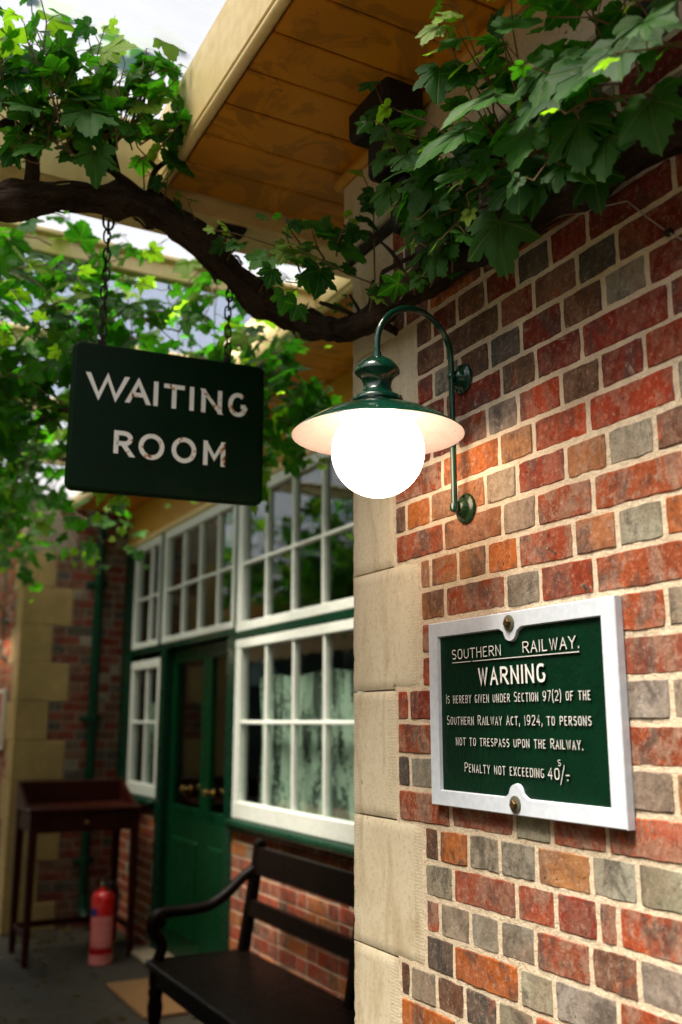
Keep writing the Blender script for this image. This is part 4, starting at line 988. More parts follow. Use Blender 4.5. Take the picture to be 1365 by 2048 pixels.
# ------------------------------------------------------------------ desk, extinguisher, mat
def build_desk():
    x0, x1, y0, y1 = .112, .862, 6.98, 7.50
    t = thing('writing_desk', ((x0+x1)/2, 7.25, 0), 'tall reddish brown wooden desk with a drawer standing in the corner', 'desk')
    b = MB(); b.box(x0-.012, x1+.012, y0-.02, y1, .965, .995, .006); b.build('desktop', M['redwood'], t)
    b = MB(); b.box(x0-.012, x1+.012, y1-.025, y1-.001, .996, 1.15, .006)
    for x in (x0-.012, x1-.010): b.add([(x, y1-.026, .996), (x+.022, y1-.026, .996), (x+.022, y1-.026, 1.15), (x, y1-.026, 1.15), (x, y1-.40, .996), (x+.022, y1-.40, .996)], [[0, 1, 2, 3], [0, 4, 3], [1, 5, 2], [4, 5, 2, 3], [0, 1, 5, 4]])
    b.build('gallery', M['redwood'], t)
    b = MB(); b.box(x0+.05, x1-.05, y0+.012, y0+.035, .835, .9645, .003); b.box(x0+.01, x0+.03, y0+.05, y1-.05, .835, .9645, .003); b.box(x1-.03, x1-.01, y0+.05, y1-.05, .835, .9645, .003); b.box(x0+.05, x1-.05, y1-.035, y1-.012, .835, .9645, .003); ap = b.build('apron', M['redwood'], t)
    b = MB(); b.box(x0+.12, x1-.12, y0+.002, y0+.0115, .85, .950, .003); d = b.build('drawer', M['redwood'], t)
    b = MB(); b.lathe([(.006, 0), (.008, -.012), (.016, -.020), (.014, -.028), (.004, -.031)], ((x0+x1)/2, y0+.002, .90), 'y', 14); b.build('knob', M['brass'], d)
    for (x, y) in ((x0+.025, y0+.025), (x1-.025, y0+.025), (x0+.025, y1-.025), (x1-.025, y1-.025)):
        b = MB(); lp = [[(x+sx*s, y+sy*s, z) for sx, sy in ((-1, -1), (1, -1), (1, 1), (-1, 1))] for z, s in ((0, .019), (.80, .026), (.964, .0265))]; b.loops(lp); b.build('leg', M['redwood'], t)
    b = MB(); b.box(x0+.015, x0+.035, y0+.05, y1-.05, .16, .20, .003); b.box(x1-.035, x1-.015, y0+.05, y1-.05, .16, .20, .003); b.box(x0+.036, x1-.036, y1-.06, y1-.04, .16, .20, .003); b.build('stretcher', M['redwood'], t)
build_desk()
def build_ext():
    c = Vector((.605, 6.88, 0)); r = .079
    t = thing('fire_extinguisher', c, 'red fire extinguisher with a pale label standing in front of the desk', 'fire extinguisher')
    b = MB(); b.lathe([(r-.004, .0), (r, .006), (r, .40), (r-.004, .425), (r-.018, .445), (r-.045, .460), (.022, .466), (.020, .482)], c, 'z', 32); b.build('cylinder', M['red'], t)
    def wrap(z0, z1, a0, a1, name, m, e):
        b = MB(); n = 14; vs = []
        for i in range(n+1):
            a = R(a0+(a1-a0)*i/n)
            for rr, z in ((r+e, z0), (r+e, z1)): vs.append((c.x+rr*math.sin(a), c.y-rr*math.cos(a), z))
        b.add(vs, [[2*i, 2*i+2, 2*i+3, 2*i+1] for i in range(n)], True); b.build(name, M[m], t, flip=False)
    wrap(.11, .305, -75, 38, 'label', 'pink', .0012); wrap(.306, .352, -95, -42, 'blue_label', 'blue', .0014); wrap(.004, .066, -90, 90, 'base_highlight', 'pink', .0010)  # the pale foot band paints a highlight on the cylinder
    b = MB(); b.lathe([(.018, .480), (.024, .486), (.024, .505), (.016, .512), (.014, .530)], c, 'z', 16); b.build('valve', M['steel'], t)
    b = MB(); b.add([(c.x-.012, c.y, .520), (c.x+.012, c.y, .520), (c.x+.012, c.y-.10, .548), (c.x-.012, c.y-.10, .548), (c.x-.012, c.y, .534), (c.x+.012, c.y, .534), (c.x+.012, c.y-.10, .560), (c.x-.012, c.y-.10, .560)], [[0, 1, 2, 3], [4, 5, 6, 7], [0, 1, 5, 4], [2, 3, 7, 6], [1, 2, 6, 5], [0, 3, 7, 4]])
    b.box(c.x-.012, c.x+.012, c.y-.10, c.y, .498, .510, .003); b.build('handle', M['blackplastic'], t)
    b = MB(); b.tube(smooth_path([(c.x+.02, c.y, .50), (c.x+.07, c.y, .50), (c.x+.098, c.y, .44), (c.x+.092, c.y, .30), (c.x+.09, c.y, .14)], 5), .011, 10); b.build('hose', M['blackplastic'], t)
build_ext()
t = thing('doormat', (.75, 5.95, 0), 'tan coir doormat lying on the asphalt in front of the door', 'doormat')
b = MB(); b.box(.485, .84, 5.50, 6.28, .004, .022, .006); b.build('pile', M['mat'], t)
b = MB(); b.box(.470, .855, 5.485, 6.295, .001, .0035, .001); b.build('backing', M['matedge'], t)
# notice on the far wing, cut by the frame
t = thing('notice_board', (.155, 8.62, 1.6), 'white framed red notice on the far wing wall, cut off by the left edge', 'notice board')
q0 = atX(13, 1386, .15); q1 = atX(3, 1492, .15)
b = MB(); b.box(.135, .155, q0.y, q0.y+.5, q1.z, q0.z, .003); b.build('panel', M['poster'], t)
b = MB()
for (ya, yb, za, zb) in ((q0.y-.03, q0.y+.53, q0.z, q0.z+.03), (q0.y-.03, q0.y+.53, q1.z-.03, q1.z), (q0.y-.03, q0.y, q1.z, q0.z), (q0.y+.5, q0.y+.53, q1.z, q0.z)): b.box(.128, .157, ya, yb, za, zb, .004)
b.build('frame', M['white'], t)

# ------------------------------------------------------------------ vine
def leaf_geom(seed):
    """five-lobed toothed vine leaf, petiole at the origin, tip towards +y, about 1 wide"""
    r = random.Random(seed)
    key = [(0, .02), (.08, -.17), (.24, -.27), (.40, -.21), (.52, -.06), (.45, .07), (.37, .13), (.47, .25), (.56, .45), (.40, .49), (.26, .43), (.24, .57), (.14, .73), (0, .90)]
    dp = r.uniform(.75, 1.15)
    out = []
    for i in range(len(key)-1):
        a, c = Vector(key[i]), Vector(key[i+1]); m = 3 if i > 0 else 2
        for j in range(m):
            p = a.lerp(c, j/m)
            if j and i > 0:
                d = (c-a); nn = Vector((d.y, -d.x)).normalized(); p = p+nn*(.026 if j % 2 else -.010)*r.uniform(.4, 1.4)
            p = Vector((p.x*r.uniform(.95, 1.06), p.y*r.uniform(.97, 1.04)))
            out.append(p)
    right = out; tip = Vector((0, .90))
    left = [Vector((-p.x*r.uniform(.92, 1.05), p.y*r.uniform(.96, 1.04))) for p in right[1:]][::-1]
    ring = right+[tip]+left; n = len(ring)
    cup = r.uniform(-.15, .25); fold = r.uniform(.02, .26); droop = r.uniform(.1, .5); ph = r.uniform(0, 6); tw = r.uniform(-.25, .25)
    def z(p):
        ang = math.atan2(p.x, p.y+.05); rr = math.hypot(p.x, p.y)
        return fold*abs(p.x)*.7-cup*rr*rr-droop*max(0, p.y)**2*.6-.25*droop*p.x*p.x+.035*math.sin(ang*5+ph)*rr*1.6+tw*p.x*p.y
    pts = []; 
    for s in (1.0, .55): pts += [Vector((p.x*s, p.y*s+(1-s)*.02)) for p in ring]
    pts.append(Vector((0, .015)))
    vs = [(p.x, p.y, z(p)) for p in pts]
    fs = [[i, (i+1) % n, n+(i+1) % n, n+i] for i in range(n)]+[[n+i, n+(i+1) % n, 2*n] for i in range(n)]
    return np.array(vs), fs
LEAVES = [leaf_geom(i) for i in range(9)]
class Foliage:
    def __init__(s, k=.80): s.k = k; s.V = []; s.F = []; s.C = []; s.L = []; s.n = 0
    def leaf(s, pos, normal, tip, size, col, rg):
        V, F = LEAVES[rg.randrange(len(LEAVES))]
        nz = Vector(normal).normalized(); ty = Vector(tip); ty = ty-nz*ty.dot(nz)
        if ty.length < 1e-4: ty = nz.orthogonal()
        ty.normalize(); tx = ty.cross(nz)
        m = np.array([tx, ty, nz])*size*s.k
        s.V.append(V@m+np.array(pos)); s.F.extend([tuple(i+s.n for i in f) for f in F]); s.n += len(V)
        s.C.append(np.tile(np.array([*col, 1.0]), (len(V), 1))); L = np.ones((len(V), 4)); L[:, :3] = V; L[:, 2] = rg.random(); s.L.append(L)
    def build(s, name, mat, parent, label=None):
        me = bpy.data.meshes.new(name); off = np.array(origin(parent))
        V = np.concatenate(s.V)-off; me.from_pydata(V.tolist(), [], s.F)
        for k, A in (('lcol', s.C), ('lloc', s.L)):
            at = me.color_attributes.new(k, 'FLOAT_COLOR', 'POINT'); at.data.foreach_set('color', np.concatenate(A).astype(np.float32).ravel())
        me.polygons.foreach_set('use_smooth', [True]*len(me.polygons)); me.materials.append(mat); me.update()
        o = bpy.data.objects.new(name, me); COL.objects.link(o); o.parent = parent
        if label: o['label'] = label
        return o
G_DARK, G_MID, G_YOUNG = (.013, .072, .011), (.042, .148, .013), (.20, .31, .035)
def leafcol(rg, young=0.0):
    if rg.random() < young: a = G_YOUNG; k = rg.uniform(.6, 1.1)
    else:
        f = rg.random(); a = tuple(x*(1-f)+y*f for x, y in zip(G_DARK, G_MID)); k = rg.uniform(.75, 1.25)
    return tuple(x*k for x in a)
def shoot(fo, st, start, direc, length, n, size, rg, up=.25, lightdir=(-.5, -.3, .8), young=.15, droop=.0, rad=.0028, tilt=.55):
    """a shoot with leaves on petioles, alternating sides"""
    p = Vector(start); d = Vector(direc).normalized(); pts = [p.copy()]; seg = length/n
    side = 1
    for i in range(n):
        d = (d+Vector((rg.gauss(0, .16), rg.gauss(0, .16), rg.gauss(0, .12)+up*.3-droop*.3))).normalized(); p = p+d*seg; pts.append(p.copy())
        f = (i+1)/n
        ax = d.cross(Vector((rg.gauss(0, .5), rg.gauss(0, .5), 1))).normalized()*side; side = -side
        pet = size*rg.uniform(.35, .7)*(1-.45*f); pd = (ax+d*.45+Vector((0, 0, .35))).normalized(); q = p+pd*pet
        nrm = Vector(lightdir)+Vector((rg.gauss(0, tilt), rg.gauss(0, tilt), rg.gauss(0, tilt*.8)))
        tip = pd*.8+Vector((rg.gauss(0, .3), rg.gauss(0, .3), -.75))
        sz = size*rg.uniform(.7, 1.2)*(1-.55*f**3)
        fo.leaf(q, nrm, tip, sz, leafcol(rg, young+(.55 if f > .92 else 0)), rg)
        st.tube([p, p.lerp(q, .5)+Vector((0, 0, .006)), q], [.0014, .0011, .0010], 5, False)
    N = len(pts); st.tube(pts, [rad*(1-.65*i/N) for i in range(N)], 6)
    return pts

def trunk_jit(seed, amp=.15):
    r = random.Random(seed); ks = [(r.choice((2, 3, 5, 7, 9, 11)), r.uniform(0, 6), r.uniform(-9, 9), r.uniform(.3, 1)) for _ in range(9)]
    def f(a, L, i):
        v = sum(w_/k**.5*math.sin(k*a+ph+tw*L*3+1.3*math.sin(L*17+ph)) for k, ph, tw, w_ in ks)/3.2
        return 1+amp*v+.10*math.sin(L*23+seed)+.06*math.sin(L*61+2*seed)
    return f
def bark_strips(b, path, rad, n, rg):
    for _ in range(n):
        i = rg.randrange(2, len(path)-8); L = rg.randrange(3, 8); a = rg.uniform(0, 6.28); pts = []; 
        lift = rg.uniform(.9, 1.08); flare = rg.uniform(.0, .5)*(rg.random() < .5)
        for j in range(L):
            p = path[i+j]; t_ = (path[i+j+1]-path[i+j-1]).normalized(); ref = Vector((0, 0, 1)); ref = (ref-t_*ref.dot(t_)).normalized(); bi = t_.cross(ref)
            rr = rad[i+j]*(lift+flare*((j/L)**2)); aa = a+j*.06
            pts.append(p+ref*math.cos(aa)*rr+bi*math.sin(aa)*rr)
        w0 = rg.uniform(.0015, .0045); b.tube(pts, [w0*(1-.6*j/L) for j in range(L)], 5, True, None, True)

def build_vine():
    rg = random.Random(5)
    t = thing('grapevine', (-.05, 2.3, 2.62), 'old gnarled grapevine trunk with leafy shoots winding along the brick wall and beam', 'grapevine')
    key = [(-1.65, 2.50, 2.80, .046), (-1.30, 2.52, 2.86, .046), (-.95, 2.515, 2.935, .045), (-.82, 2.51, 2.985, .045), (-.70, 2.51, 3.015, .044), (-.56, 2.515, 3.032, .046), (-.46, 2.515, 3.010, .048), (-.38, 2.51, 2.965, .052), (-.30, 2.52, 2.905, .047), (-.21, 2.52, 2.845, .044),
           (-.14, 2.50, 2.795, .042), (-.09, 2.46, 2.758, .040), (-.065, 2.39, 2.715, .037), (-.060, 2.29, 2.668, .037), (-.062, 2.17, 2.628, .037), (-.066, 2.03, 2.606, .036), (-.070, 1.88, 2.606, .038), (-.070, 1.72, 2.600, .042), (-.068, 1.52, 2.590, .045), (-.068, 1.30, 2.580, .045), (-.070, 1.08, 2.568, .047), (-.07, .80, 2.56, .047), (-.07, .40, 2.55, .048), (-.07, -.4, 2.54, .05)]
    pts = smooth_path([k[:3] for k in key], 9); rd = []
    for i in range(len(key)-1):
        for j in range(9): rd.append(key[i][3]+(key[i+1][3]-key[i][3])*j/9)
    rd.append(key[-1][3]); rd = [r_*.82 for r_ in rd]
    b = MB(); kn = random.Random(8); knots = [(kn.uniform(0, len(pts)), kn.uniform(.12, .42), kn.uniform(1.2, 3.2)) for _ in range(46)]
    rd = [r_*(1+sum(h_*math.exp(-((i-c_)/w_)**2) for c_, h_, w_ in knots)*.55) for i, r_ in enumerate(rd)]
    b.tube(pts, rd, 64, True, trunk_jit(3, .34), True); bark_strips(b, pts, rd, 520, rg); b.build('trunk', M['bark'], t)
    # woody spurs
    st = MB(); fo = Foliage()
    def spur(p, q, r0, r1, sag=.02):
        p, q = Vector(p), Vector(q); m = p.lerp(q, .5)+Vector((rg.uniform(-sag, sag), rg.uniform(-sag, sag), rg.uniform(0, sag)))
        sp = MB(); sp.tube(smooth_path([p, m, q], 5), [r0+(r1-r0)*i/10 for i in range(11)], 10, True, trunk_jit(rg.randrange(99), .22), True); sp.build('spur', M['bark'], t)
    # --- cluster above the sign
    B = lambda px, py, y=2.46: Vector(atY(px, py, y))
    spur(B(58, 392, 2.51), B(50, 265), .024, .014); spur(B(50, 270), B(20, 215, 2.42), .011, .006); spur(B(50, 268), B(85, 195, 2.44), .010, .005); spur(B(48, 262), B(0, 250, 2.42), .012, .008)
    spur(B(285, 395, 2.51), B(150, 300, 2.42), .017, .008, .03); spur(B(150, 300, 2.42), B(120, 240, 2.40), .008, .004); spur(B(222, 340, 2.455), B(250, 270, 2.40), .008, .003); spur(B(240, 385, 2.50), B(205, 240, 2.40), .011, .004)
    spur(B(300, 395, 2.51), B(340, 318, 2.44), .013, .006); spur(B(338, 320, 2.44), B(345, 285, 2.43), .006, .003); spur(B(318, 340), B(306, 325, 2.43), .006, .004)
    # long bare tendrils
    sh = MB()
    starts = [(95, 300, 2.42), (130, 290, 2.40), (160, 290, 2.41), (190, 285, 2.38), (215, 290, 2.40), (240, 275, 2.40), (255, 265, 2.38), (60, 250, 2.42), (20, 230, 2.42), (120, 250, 2.36), (170, 260, 2.36), (280, 290, 2.40), (85, 200, 2.42), (210, 250, 2.44), (150, 300, 2.46), (235, 300, 2.36), (40, 280, 2.40), (100, 270, 2.46), (185, 310, 2.42), (265, 300, 2.43)]
    for i, (px, py, y) in enumerate(starts):
        shoot(fo, sh, B(px, py, y), (rg.uniform(-.6, .6), rg.uniform(-.5, .25), .8), rg.uniform(.14, .30), rg.randrange(4, 7), rg.uniform(.105, .145), rg, young=.10, lightdir=(-.35, -.15, .85), tilt=.5)
    for k in range(30):
        shoot(fo, sh, B(rg.uniform(-10, 335), rg.uniform(150, 345), rg.uniform(2.36, 2.46)), (rg.uniform(-.9, .9), rg.uniform(-.5, .2), rg.uniform(-.1, .6)), rg.uniform(.08, .18), 4, rg.uniform(.06, .11), rg, young=.1, lightdir=(-.3, -.3, .85), tilt=.5)
    # whips reaching for the roof
    for (a, c_, lv) in (((110, 235), (62, -20), [(78, 88), (52, 92)]), ((185, 230), (182, 20), [(172, 25)]), ((262, 245), (352, -10), [(330, 75)]), ((230, 280), (330, 5), [])):
        p, q = B(*a, 2.38), B(*c_, 2.32); pp = smooth_path([p, p.lerp(q, .4)+Vector((.01, 0, .01)), p.lerp(q, .75)+Vector((-.008, 0, 0)), q], 4)
        sh.tube(pp, [.0026-.0016*i/len(pp) for i in range(len(pp))], 6)
    for (px, py, sz, y, nr, tp, yg) in ((100, 40, .115, 2.36, (-.2, .9, .5), (.5, 0, .6), 1), (335, 70, .12, 2.30, (.1, -.9, .3), (.2, 0, -1), 1), (172, 28, .05, 2.34, (0, -1, .2), (-.3, 0, -.8), 1), (208, 55, .085, 2.34, (0, -.2, 1), (1, 0, .1), 1), (35, 88, .125, 2.34, (-.2, .6, .9), (-1, 0, .25), 1),
                                        (245, 85, .17, 2.40, (-.1, -.35, .9), (.2, .4, .3), 0), (300, 125, .14, 2.36, (-.1, -.2, .9), (.7, 0, -.1), 0), (205, 125, .10, 2.32, (-.3, -.7, .5), (.1, 0, -1), 0), (355, 200, .11, 2.36, (.3, -.8, .3), (.4, 0, -.9), 0), (340, 320, .12, 2.40, (.2, -.8, .5), (.9, 0, -.35), 0), (175, 220, .17, 2.30, (-.2, -.75, .6), (.1, -.1, -1), 0), (190, 300, .135, 2.32, (-.1, -.95, .2), (.1, 0, -1), 0), (65, 215, .12, 2.30, (0, -.5, .8), (-.3, 0, -.6), 0), (80, 295, .11, 2.34, (-.2, -.6, .7), (-.8, 0, -.5), 0), (340, 245, .10, 2.36, (.1, -.5, .8), (.8, 0, -.4), 0), (110, 130, .16, 2.36, (.3, -.6, .6), (-.7, 0, -.6), 0), (100, 100, .12, 2.36, (-.6, -.5, .5), (.3, 0, .8), 0), (20, 130, .14, 2.36, (-.2, -.7, .6), (-.4, 0, -.7), .3)):
        fo.leaf(B(px, py, y), nr, tp, sz, leafcol(rg, yg), rg)
    fo.build('foliage', M['leaf'], t); sh.build('shoots', M['stemred'], t)
    # --- cluster by the corner, in front of the eaves
    fo = Foliage(); sh = MB()
    A = lambda px, py, y: Vector(atY(px, py, y))
    base = A(755, 640, 2.02)
    spur(A(790, 640, 2.05), A(765, 545, 2.02), .010, .005); spur(A(765, 545, 2.02), A(900, 480, 1.86), .006, .004, .008); spur(A(760, 660, 2.1), A(640, 605, 2.20), .010, .005, .02); spur(A(745, 625, 2.1), A(748, 560, 2.06), .007, .004); spur(A(770, 650, 2.05), A(810, 720, 2.02), .010, .006); spur(A(735, 660, 2.1), A(700, 590, 2.1), .006, .003)
    pa = smooth_path([A(755, 570, 2.06), A(690, 545, 2.10), A(620, 510, 2.14), A(545, 490, 2.16), A(480, 470, 2.16), A(425, 460, 2.16)], 4); sh.tube(pa, [.003-.0018*i/len(pa) for i in range(len(pa))], 6)
    pb = smooth_path([A(750, 560, 2.06), A(748, 470, 2.04), A(745, 400, 2.02), A(722, 340, 2.02)], 4); sh.tube(pb, [.003-.0018*i/len(pb) for i in range(len(pb))], 6)
    # px, py, size, y, normal, tip, young
    for (px, py, sz, y, nr, tp, yg) in ((425, 460, .035, 2.16, (0, -1, .3), (-1, 0, 0), 1), (445, 452, .05, 2.15, (.2, -.8, .5), (1, 0, .5), 1), (475, 487, .06, 2.15, (-.1, -.8, .5), (-.7, 0, -.7), .6), (530, 437, .05, 2.14, (0, -.7, .6), (-1, 0, -.2), .5), (535, 515, .11, 2.14, (-.3, -.7, .5), (-.6, 0, -.8), 0), (545, 540, .085, 2.10, (.2, -.9, .3), (-.3, 0, -1), 0), (575, 500, .085, 2.08, (-.2, -.8, .5), (-.4, 0, -.8), .3), (580, 515, .08, 2.06, (0, -.4, .9), (.7, 0, -.3), .2), (625, 455, .11, 2.10, (-.2, -.8, .5), (.2, 0, .9), 0), (600, 490, .075, 2.06, (0, -.5, .8), (-.6, .1, .1), .5), (660, 480, .11, 2.06, (.1, -.8, .5), (.8, 0, .5), 0), (640, 540, .125, 2.06, (.1, -.95, .3), (-.2, 0, -1), 0), (680, 490, .12, 2.08, (-.1, -.7, .6), (.6, 0, -.6), 0), (720, 460, .10, 2.05, (-.2, -.8, .5), (-.5, 0, -.7), 0), (735, 445, .085, 2.02, (0, -.8, .5), (.4, 0, .6), .3), (570, 590, .085, 2.10, (.1, -.9, .2), (-.2, 0, -1), 0), (595, 610, .09, 2.06, (.3, -.9, .2), (-.5, 0, -1), 0), (610, 555, .07, 2.10, (-.1, -.9, .3), (.3, 0, -1), 0), (700, 535, .06, 2.1, (0, -.8, .4), (-.4, 0, -.8), 0), (770, 585, .10, 2.02, (-.1, -.9, .4), (.1, 0, -1), 0), (720, 345, .05, 2.02, (-.1, -.8, .5), (-.8, 0, .2), 1), (750, 385, .09, 2.0, (-.4, -.8, .3), (-.3, 0, -1), .4), (760, 405, .07, 2.0, (-.2, -.8, .4), (-.8, 0, -.4), .2), (745, 410, .06, 2.0, (-.1, -.9, .3), (-.8, 0, -.6), .2)):
        p = A(px, py, y); fo.leaf(p, nr, tp, sz, leafcol(rg, yg), rg)
    for (px, py, y) in ((330, 400, 2.47), (392, 440, 2.46), (455, 520, 2.47), (520, 585, 2.47), (590, 625, 2.46), (640, 650, 2.44), (690, 640, 2.38), (740, 622, 2.2), (800, 600, 2.0), (830, 590, 1.9), (860, 575, 1.82), (905, 545, 1.72)):
        q = A(px, py, y) if px < 720 else Vector(atX(px, py, -.11))
        sg = MB(); shoot(fo, sg, q, (rg.uniform(-.5, .3), -.4, rg.uniform(-.1, .9)), rg.uniform(.05, .11), 3, rg.uniform(.045, .075), rg, young=.15, lightdir=(-.4, -.6, .6), rad=.002); sg.build('sprig', M['stemred'], t)
    for k in range(7):
        shoot(fo, sh, A(rg.uniform(560, 740), rg.uniform(500, 590), rg.uniform(2.08, 2.2)), (rg.uniform(-.6, .3), -.3, rg.uniform(-.2, .8)), .10, 3, rg.uniform(.06, .085), rg, young=.1, lightdir=(-.4, -.7, .5))
    fo.build('foliage', M['leaf'], t); sh.build('shoots', M['stemred'], t)
    # --- big cluster over the near wall
    fo = Foliage(); sh = MB()
    X = lambda px, py, x: Vector(atX(px, py, x))
    hero = ((890, 40, .06, -.34, (-.5, -.6, .4), (.2, 0, .8), 1), (905, 30, .055, -.34, (-.3, -.8, .4), (-.3, 0, .9), 1), (875, 55, .075, -.34, (-.5, -.6, .5), (-.5, 0, -.5), 1), (1010, 55, .10, -.28, (-.5, -.6, .5), (.8, -.4, .1), .3), (880, 135, .12, -.28, (-.6, -.7, .4), (-.1, 0, -1), .5), (935, 145, .10, -.26, (-.5, -.7, .4), (-.4, .3, -.8), 0), (745, 165, .06, -.26, (-.5, -.6, .6), (-.5, .3, -.6), .5), (772, 250, .085, -.22, (-.6, -.5, .5), (-.2, .4, -.8), 0), (775, 310, .09, -.20, (-.6, -.5, .4), (-.4, .3, -.9), 0),
            (990, 190, .16, -.26, (-.5, -.5, .65), (-.7, .5, -.45), 0), (930, 260, .16, -.26, (-.55, -.5, .6), (-.4, .7, -.6), 0), (850, 320, .15, -.22, (-.6, -.35, .7), (-.5, .5, -.7), .1), (870, 350, .16, -.18, (-.8, -.5, .3), (-.4, .4, -.8), 0), (930, 345, .11, -.24, (-.6, -.4, .7), (-.5, .3, -.8), .2), (780, 375, .11, -.16, (-.7, -.5, .4), (-.2, .3, -1), .1), (860, 420, .13, -.14, (-.9, -.4, .2), (-.2, .2, -1), 0), (920, 400, .13, -.14, (-.9, -.4, .2), (.1, .1, -1), 0), (830, 440, .10, -.12, (-.9, -.3, .2), (-.4, .3, -1), 0), (1000, 440, .17, -.16, (-.9, -.4, .15), (.1, 0, -1), 0), (1090, 330, .15, -.16, (-.85, -.4, .3), (-.3, .2, -1), 0), (1110, 120, .15, -.22, (-.8, -.5, .4), (-.2, .2, -1), 0), (1190, 130, .15, -.20, (-.7, -.5, .5), (-.5, .3, -.8), 0), (1160, 240, .15, -.18, (-.8, -.4, .3), (.1, 0, -1), 0), (1240, 90, .14, -.22, (-.8, -.4, .4), (.2, 0, -1), 0), (1110, 180, .14, -.22, (-.7, -.4, .6), (-.6, .3, -.6), 0), (1210, 270, .14, -.16, (-.9, -.3, .2), (.1, 0, -1), 0), (1300, 200, .14, -.16, (-.9, -.3, .2), (.3, 0, -1), 0), (1060, 260, .14, -.2, (-.8, -.4, .3), (-.2, .2, -1), 0), (1190, 340, .12, -.14, (-.9, -.3, .2), (.2, 0, -1), 0), (1040, 350, .15, -.18, (-.85, -.4, .3), (.2, 0, -1), 0), (1290, 40, .13, -.2, (-.8, -.4, .4), (.1, 0, -1), 0))
    for (px, py, sz, x, nr, tp, yg) in hero: fo.leaf(X(px, py, x), nr, tp, sz, leafcol(rg, yg), rg)
    for k in range(84):  # out-of-view shoots at low y are added to shade the upper wall
        y = rg.uniform(-.5, 1.72); s = Vector((rg.uniform(-.10, -.05), y, rg.uniform(2.62, 2.78)))
        shoot(fo, sh, s, (rg.uniform(-.5, -.05), rg.uniform(-.2, .45), rg.uniform(.15, .8)), rg.uniform(.12, .30), rg.randrange(3, 6), rg.uniform(.085, .125), rg, up=.1, young=.06, lightdir=(-.45, .05, .85), tilt=.45)
    for k in range(36):
        y = rg.uniform(-.3, 1.75); s = Vector((-.10, y, rg.uniform(2.60, 2.70)))
        shoot(fo, sh, s, (rg.uniform(-.5, -.2), rg.uniform(-.2, .35), rg.uniform(-.2, .4)), rg.uniform(.10, .2), 3, rg.uniform(.085, .12), rg, up=-.2, droop=.5, young=0, lightdir=(-.75, -.2, .5), tilt=.35)
    for (p0, p1, x0_, x1_) in (((985, 270), (885, 30), -.16, -.33), ((850, 360), (750, 170), -.12, -.25), ((1060, 240), (1000, 40), -.14, -.27), ((1010, 190), (905, 40), -.18, -.33), ((860, 300), (775, 250), -.12, -.22)):
        p, q = X(*p0, x0_), X(*p1, x1_); pp = smooth_path([p, p.lerp(q, .35)+Vector((-.01, 0, -.012)), p.lerp(q, .7)+Vector((-.008, 0, -.006)), q], 4); sh.tube(pp, [.0022-.0013*i/len(pp) for i in range(len(pp))], 6)
        for f in (.45, .72):
            fo.leaf(p.lerp(q, f)+Vector((-.012, .01, .01)), (-.5, -.4+rg.gauss(0, .3), .7), (rg.gauss(0, .5), .3, -.6), rg.uniform(.07, .10), leafcol(rg, .4), rg)
    fo.build('foliage', M['leaf'], t); sh.build('shoots', M['stemred'], t)
    spur((-.08, 1.55, 2.62), (-.13, 1.70, 2.82), .010, .002, .03); spur((-.08, 1.2, 2.60), (-.16, 1.3, 2.84), .010, .002, .03); spur((-.08, 1.85, 2.62), (-.10, 2.0, 2.82), .008, .002, .03)
build_vine()

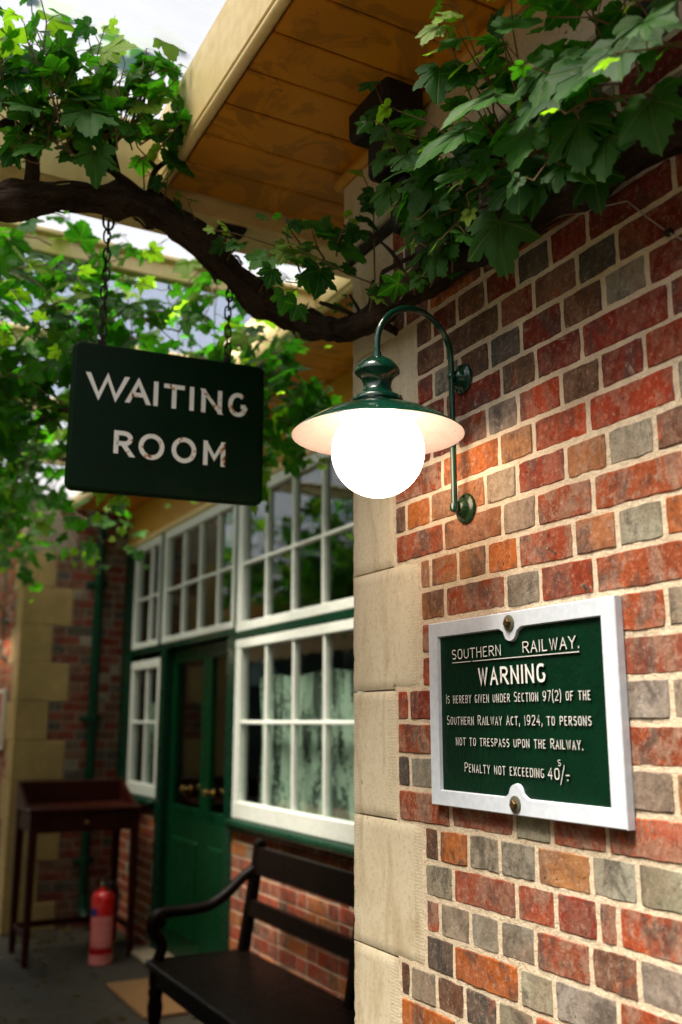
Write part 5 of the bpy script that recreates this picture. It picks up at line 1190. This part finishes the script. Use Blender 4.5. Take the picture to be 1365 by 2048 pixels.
def build_back_vine():
    rg = random.Random(9)
    t = thing('grapevine', (-.6, 4.2, 3.2), 'sunlit mass of vine leaves under the canopy behind the hanging sign', 'grapevine')
    fo = Foliage(); sh = MB(); b = MB()
    def br(pts, r0, r1):
        pp = smooth_path(pts, 6); n = len(pp); b.tube(pp, [r0+(r1-r0)*i/n for i in range(n)], 10, True, trunk_jit(rg.randrange(99), .15), True)
    br([(-2.0, 3.6, 2.95), (-1.4, 3.7, 3.02), (-.9, 3.8, 2.93), (-.45, 3.8, 2.80), (.0, 3.75, 2.82), (.35, 3.9, 3.0)], .022, .012)
    br([(-2.2, 4.6, 3.1), (-1.4, 4.7, 3.0), (-.6, 4.9, 2.95), (.2, 5.2, 2.9)], .02, .012); br([(-1.2, 3.3, 3.2), (-1.0, 3.35, 2.95), (-.95, 3.5, 2.6)], .012, .006)
    # hanging shoots: near layer is loose, deeper layers denser
    for k in range(1150):
        y = rg.uniform(3.05, 7.2); x = rg.uniform(-1.9, .45)
        xmin = -1.25+(y-0)*(-.11)       # keep to what stands left of the eaves
        z = rg.uniform(2.55, 3.32)+.05*max(0, 5-y)
        if x > -.15 and z < 2.75: continue
        if y < 3.3 and x > -.35 and z > 2.95: continue
        if x > -.55 and y > 3.9 and rg.random() < .88: continue
        f = (x+1.9)/2.3
        if rg.random() < f*.15: continue
        droop = rg.uniform(.2, .9)
        shoot(fo, sh, (x, y, z), (rg.uniform(-.7, .7), rg.uniform(-.6, .4), rg.uniform(-.7, .4)), rg.uniform(.2, .45), rg.randrange(4, 7), rg.uniform(.11, .155), rg, up=0, droop=droop, young=.12, lightdir=(-.3, -.3, .8), tilt=.6)
    for k in range(110):          # just behind the sign
        y = rg.uniform(3.15, 3.85); x = rg.uniform(-1.3, .42); z = rg.uniform(2.62, 3.05)
        shoot(fo, sh, (x, y, z), (rg.uniform(-.8, .8), rg.uniform(-.5, .3), rg.uniform(-.5, .3)), rg.uniform(.15, .35), rg.randrange(4, 7), rg.uniform(.10, .14), rg, up=0, droop=.4, young=.08, lightdir=(-.3, -.4, .8), tilt=.5)
    for k in range(260):          # the part of the mass further out over the platform
        y = rg.uniform(3.6, 10.0); x = rg.uniform(-2.7, -1.2); z = rg.uniform(2.7, 3.35)
        shoot(fo, sh, (x, y, z), (rg.uniform(-.7, .7), rg.uniform(-.6, .4), rg.uniform(-.7, .4)), rg.uniform(.3, .5), rg.randrange(3, 6), rg.uniform(.15, .21), rg, up=0, droop=.5, young=.1, lightdir=(-.2, -.2, .9), tilt=.6)
    for k in range(300):          # deeper still, over the far end
        y = rg.uniform(6.4, 10.6); x = rg.uniform(-2.2, .02); z = rg.uniform(2.85, 3.36)
        shoot(fo, sh, (x, y, z), (rg.uniform(-.7, .7), rg.uniform(-.6, .4), rg.uniform(-.6, .3)), rg.uniform(.3, .5), rg.randrange(3, 6), rg.uniform(.16, .22), rg, up=0, droop=.4, young=.08, lightdir=(-.1, -.2, .95), tilt=.5)
    for k in range(270):          # curtain of leaves at the left, down to head height
        y = rg.uniform(4.2, 7.4); x = rg.uniform(-1.7, -.30-.05*(y-4)); z = rg.uniform(2.38, 2.80)
        shoot(fo, sh, (x, y, z+.25), (rg.uniform(-.4, .4), rg.uniform(-.4, .3), -1), rg.uniform(.25, .45), rg.randrange(4, 7), rg.uniform(.10, .15), rg, up=0, droop=.8, young=.06, lightdir=(-.5, -.5, .6), tilt=.6)
    fo.build('foliage', M['leaf_back'], t); sh.build('shoots', M['stemred'], t); b.build('branch', M['bark'], t)
build_back_vine()

# dead leaves and grit along the foot of the far wall and under the desk
def build_litter():
    rg = random.Random(31); e = bpy.data.objects.new('leaf_litter', None); fo = Foliage(1.0)
    for k in range(150):
        x, y = (rg.uniform(.2, 1.0), 8.05-abs(rg.gauss(0, .35))) if k < 90 else (rg.uniform(-.6, .95), rg.uniform(5.4, 7.8))
        c = rg.choice([(.07, .035, .012), (.10, .06, .02), (.035, .045, .012), (.16, .10, .04)])
        fo.leaf((x, y, .008), (rg.gauss(0, .3), rg.gauss(0, .3), 1), (rg.gauss(0, 1), rg.gauss(0, 1), 0), rg.uniform(.015, .05), c, rg)
    bpy.data.objects.remove(e)
    o = fo.build('leaf_litter', M['leaf'], None); o['kind'] = 'stuff'; o['label'] = 'dead leaves and grit scattered over the dark asphalt'
build_litter()
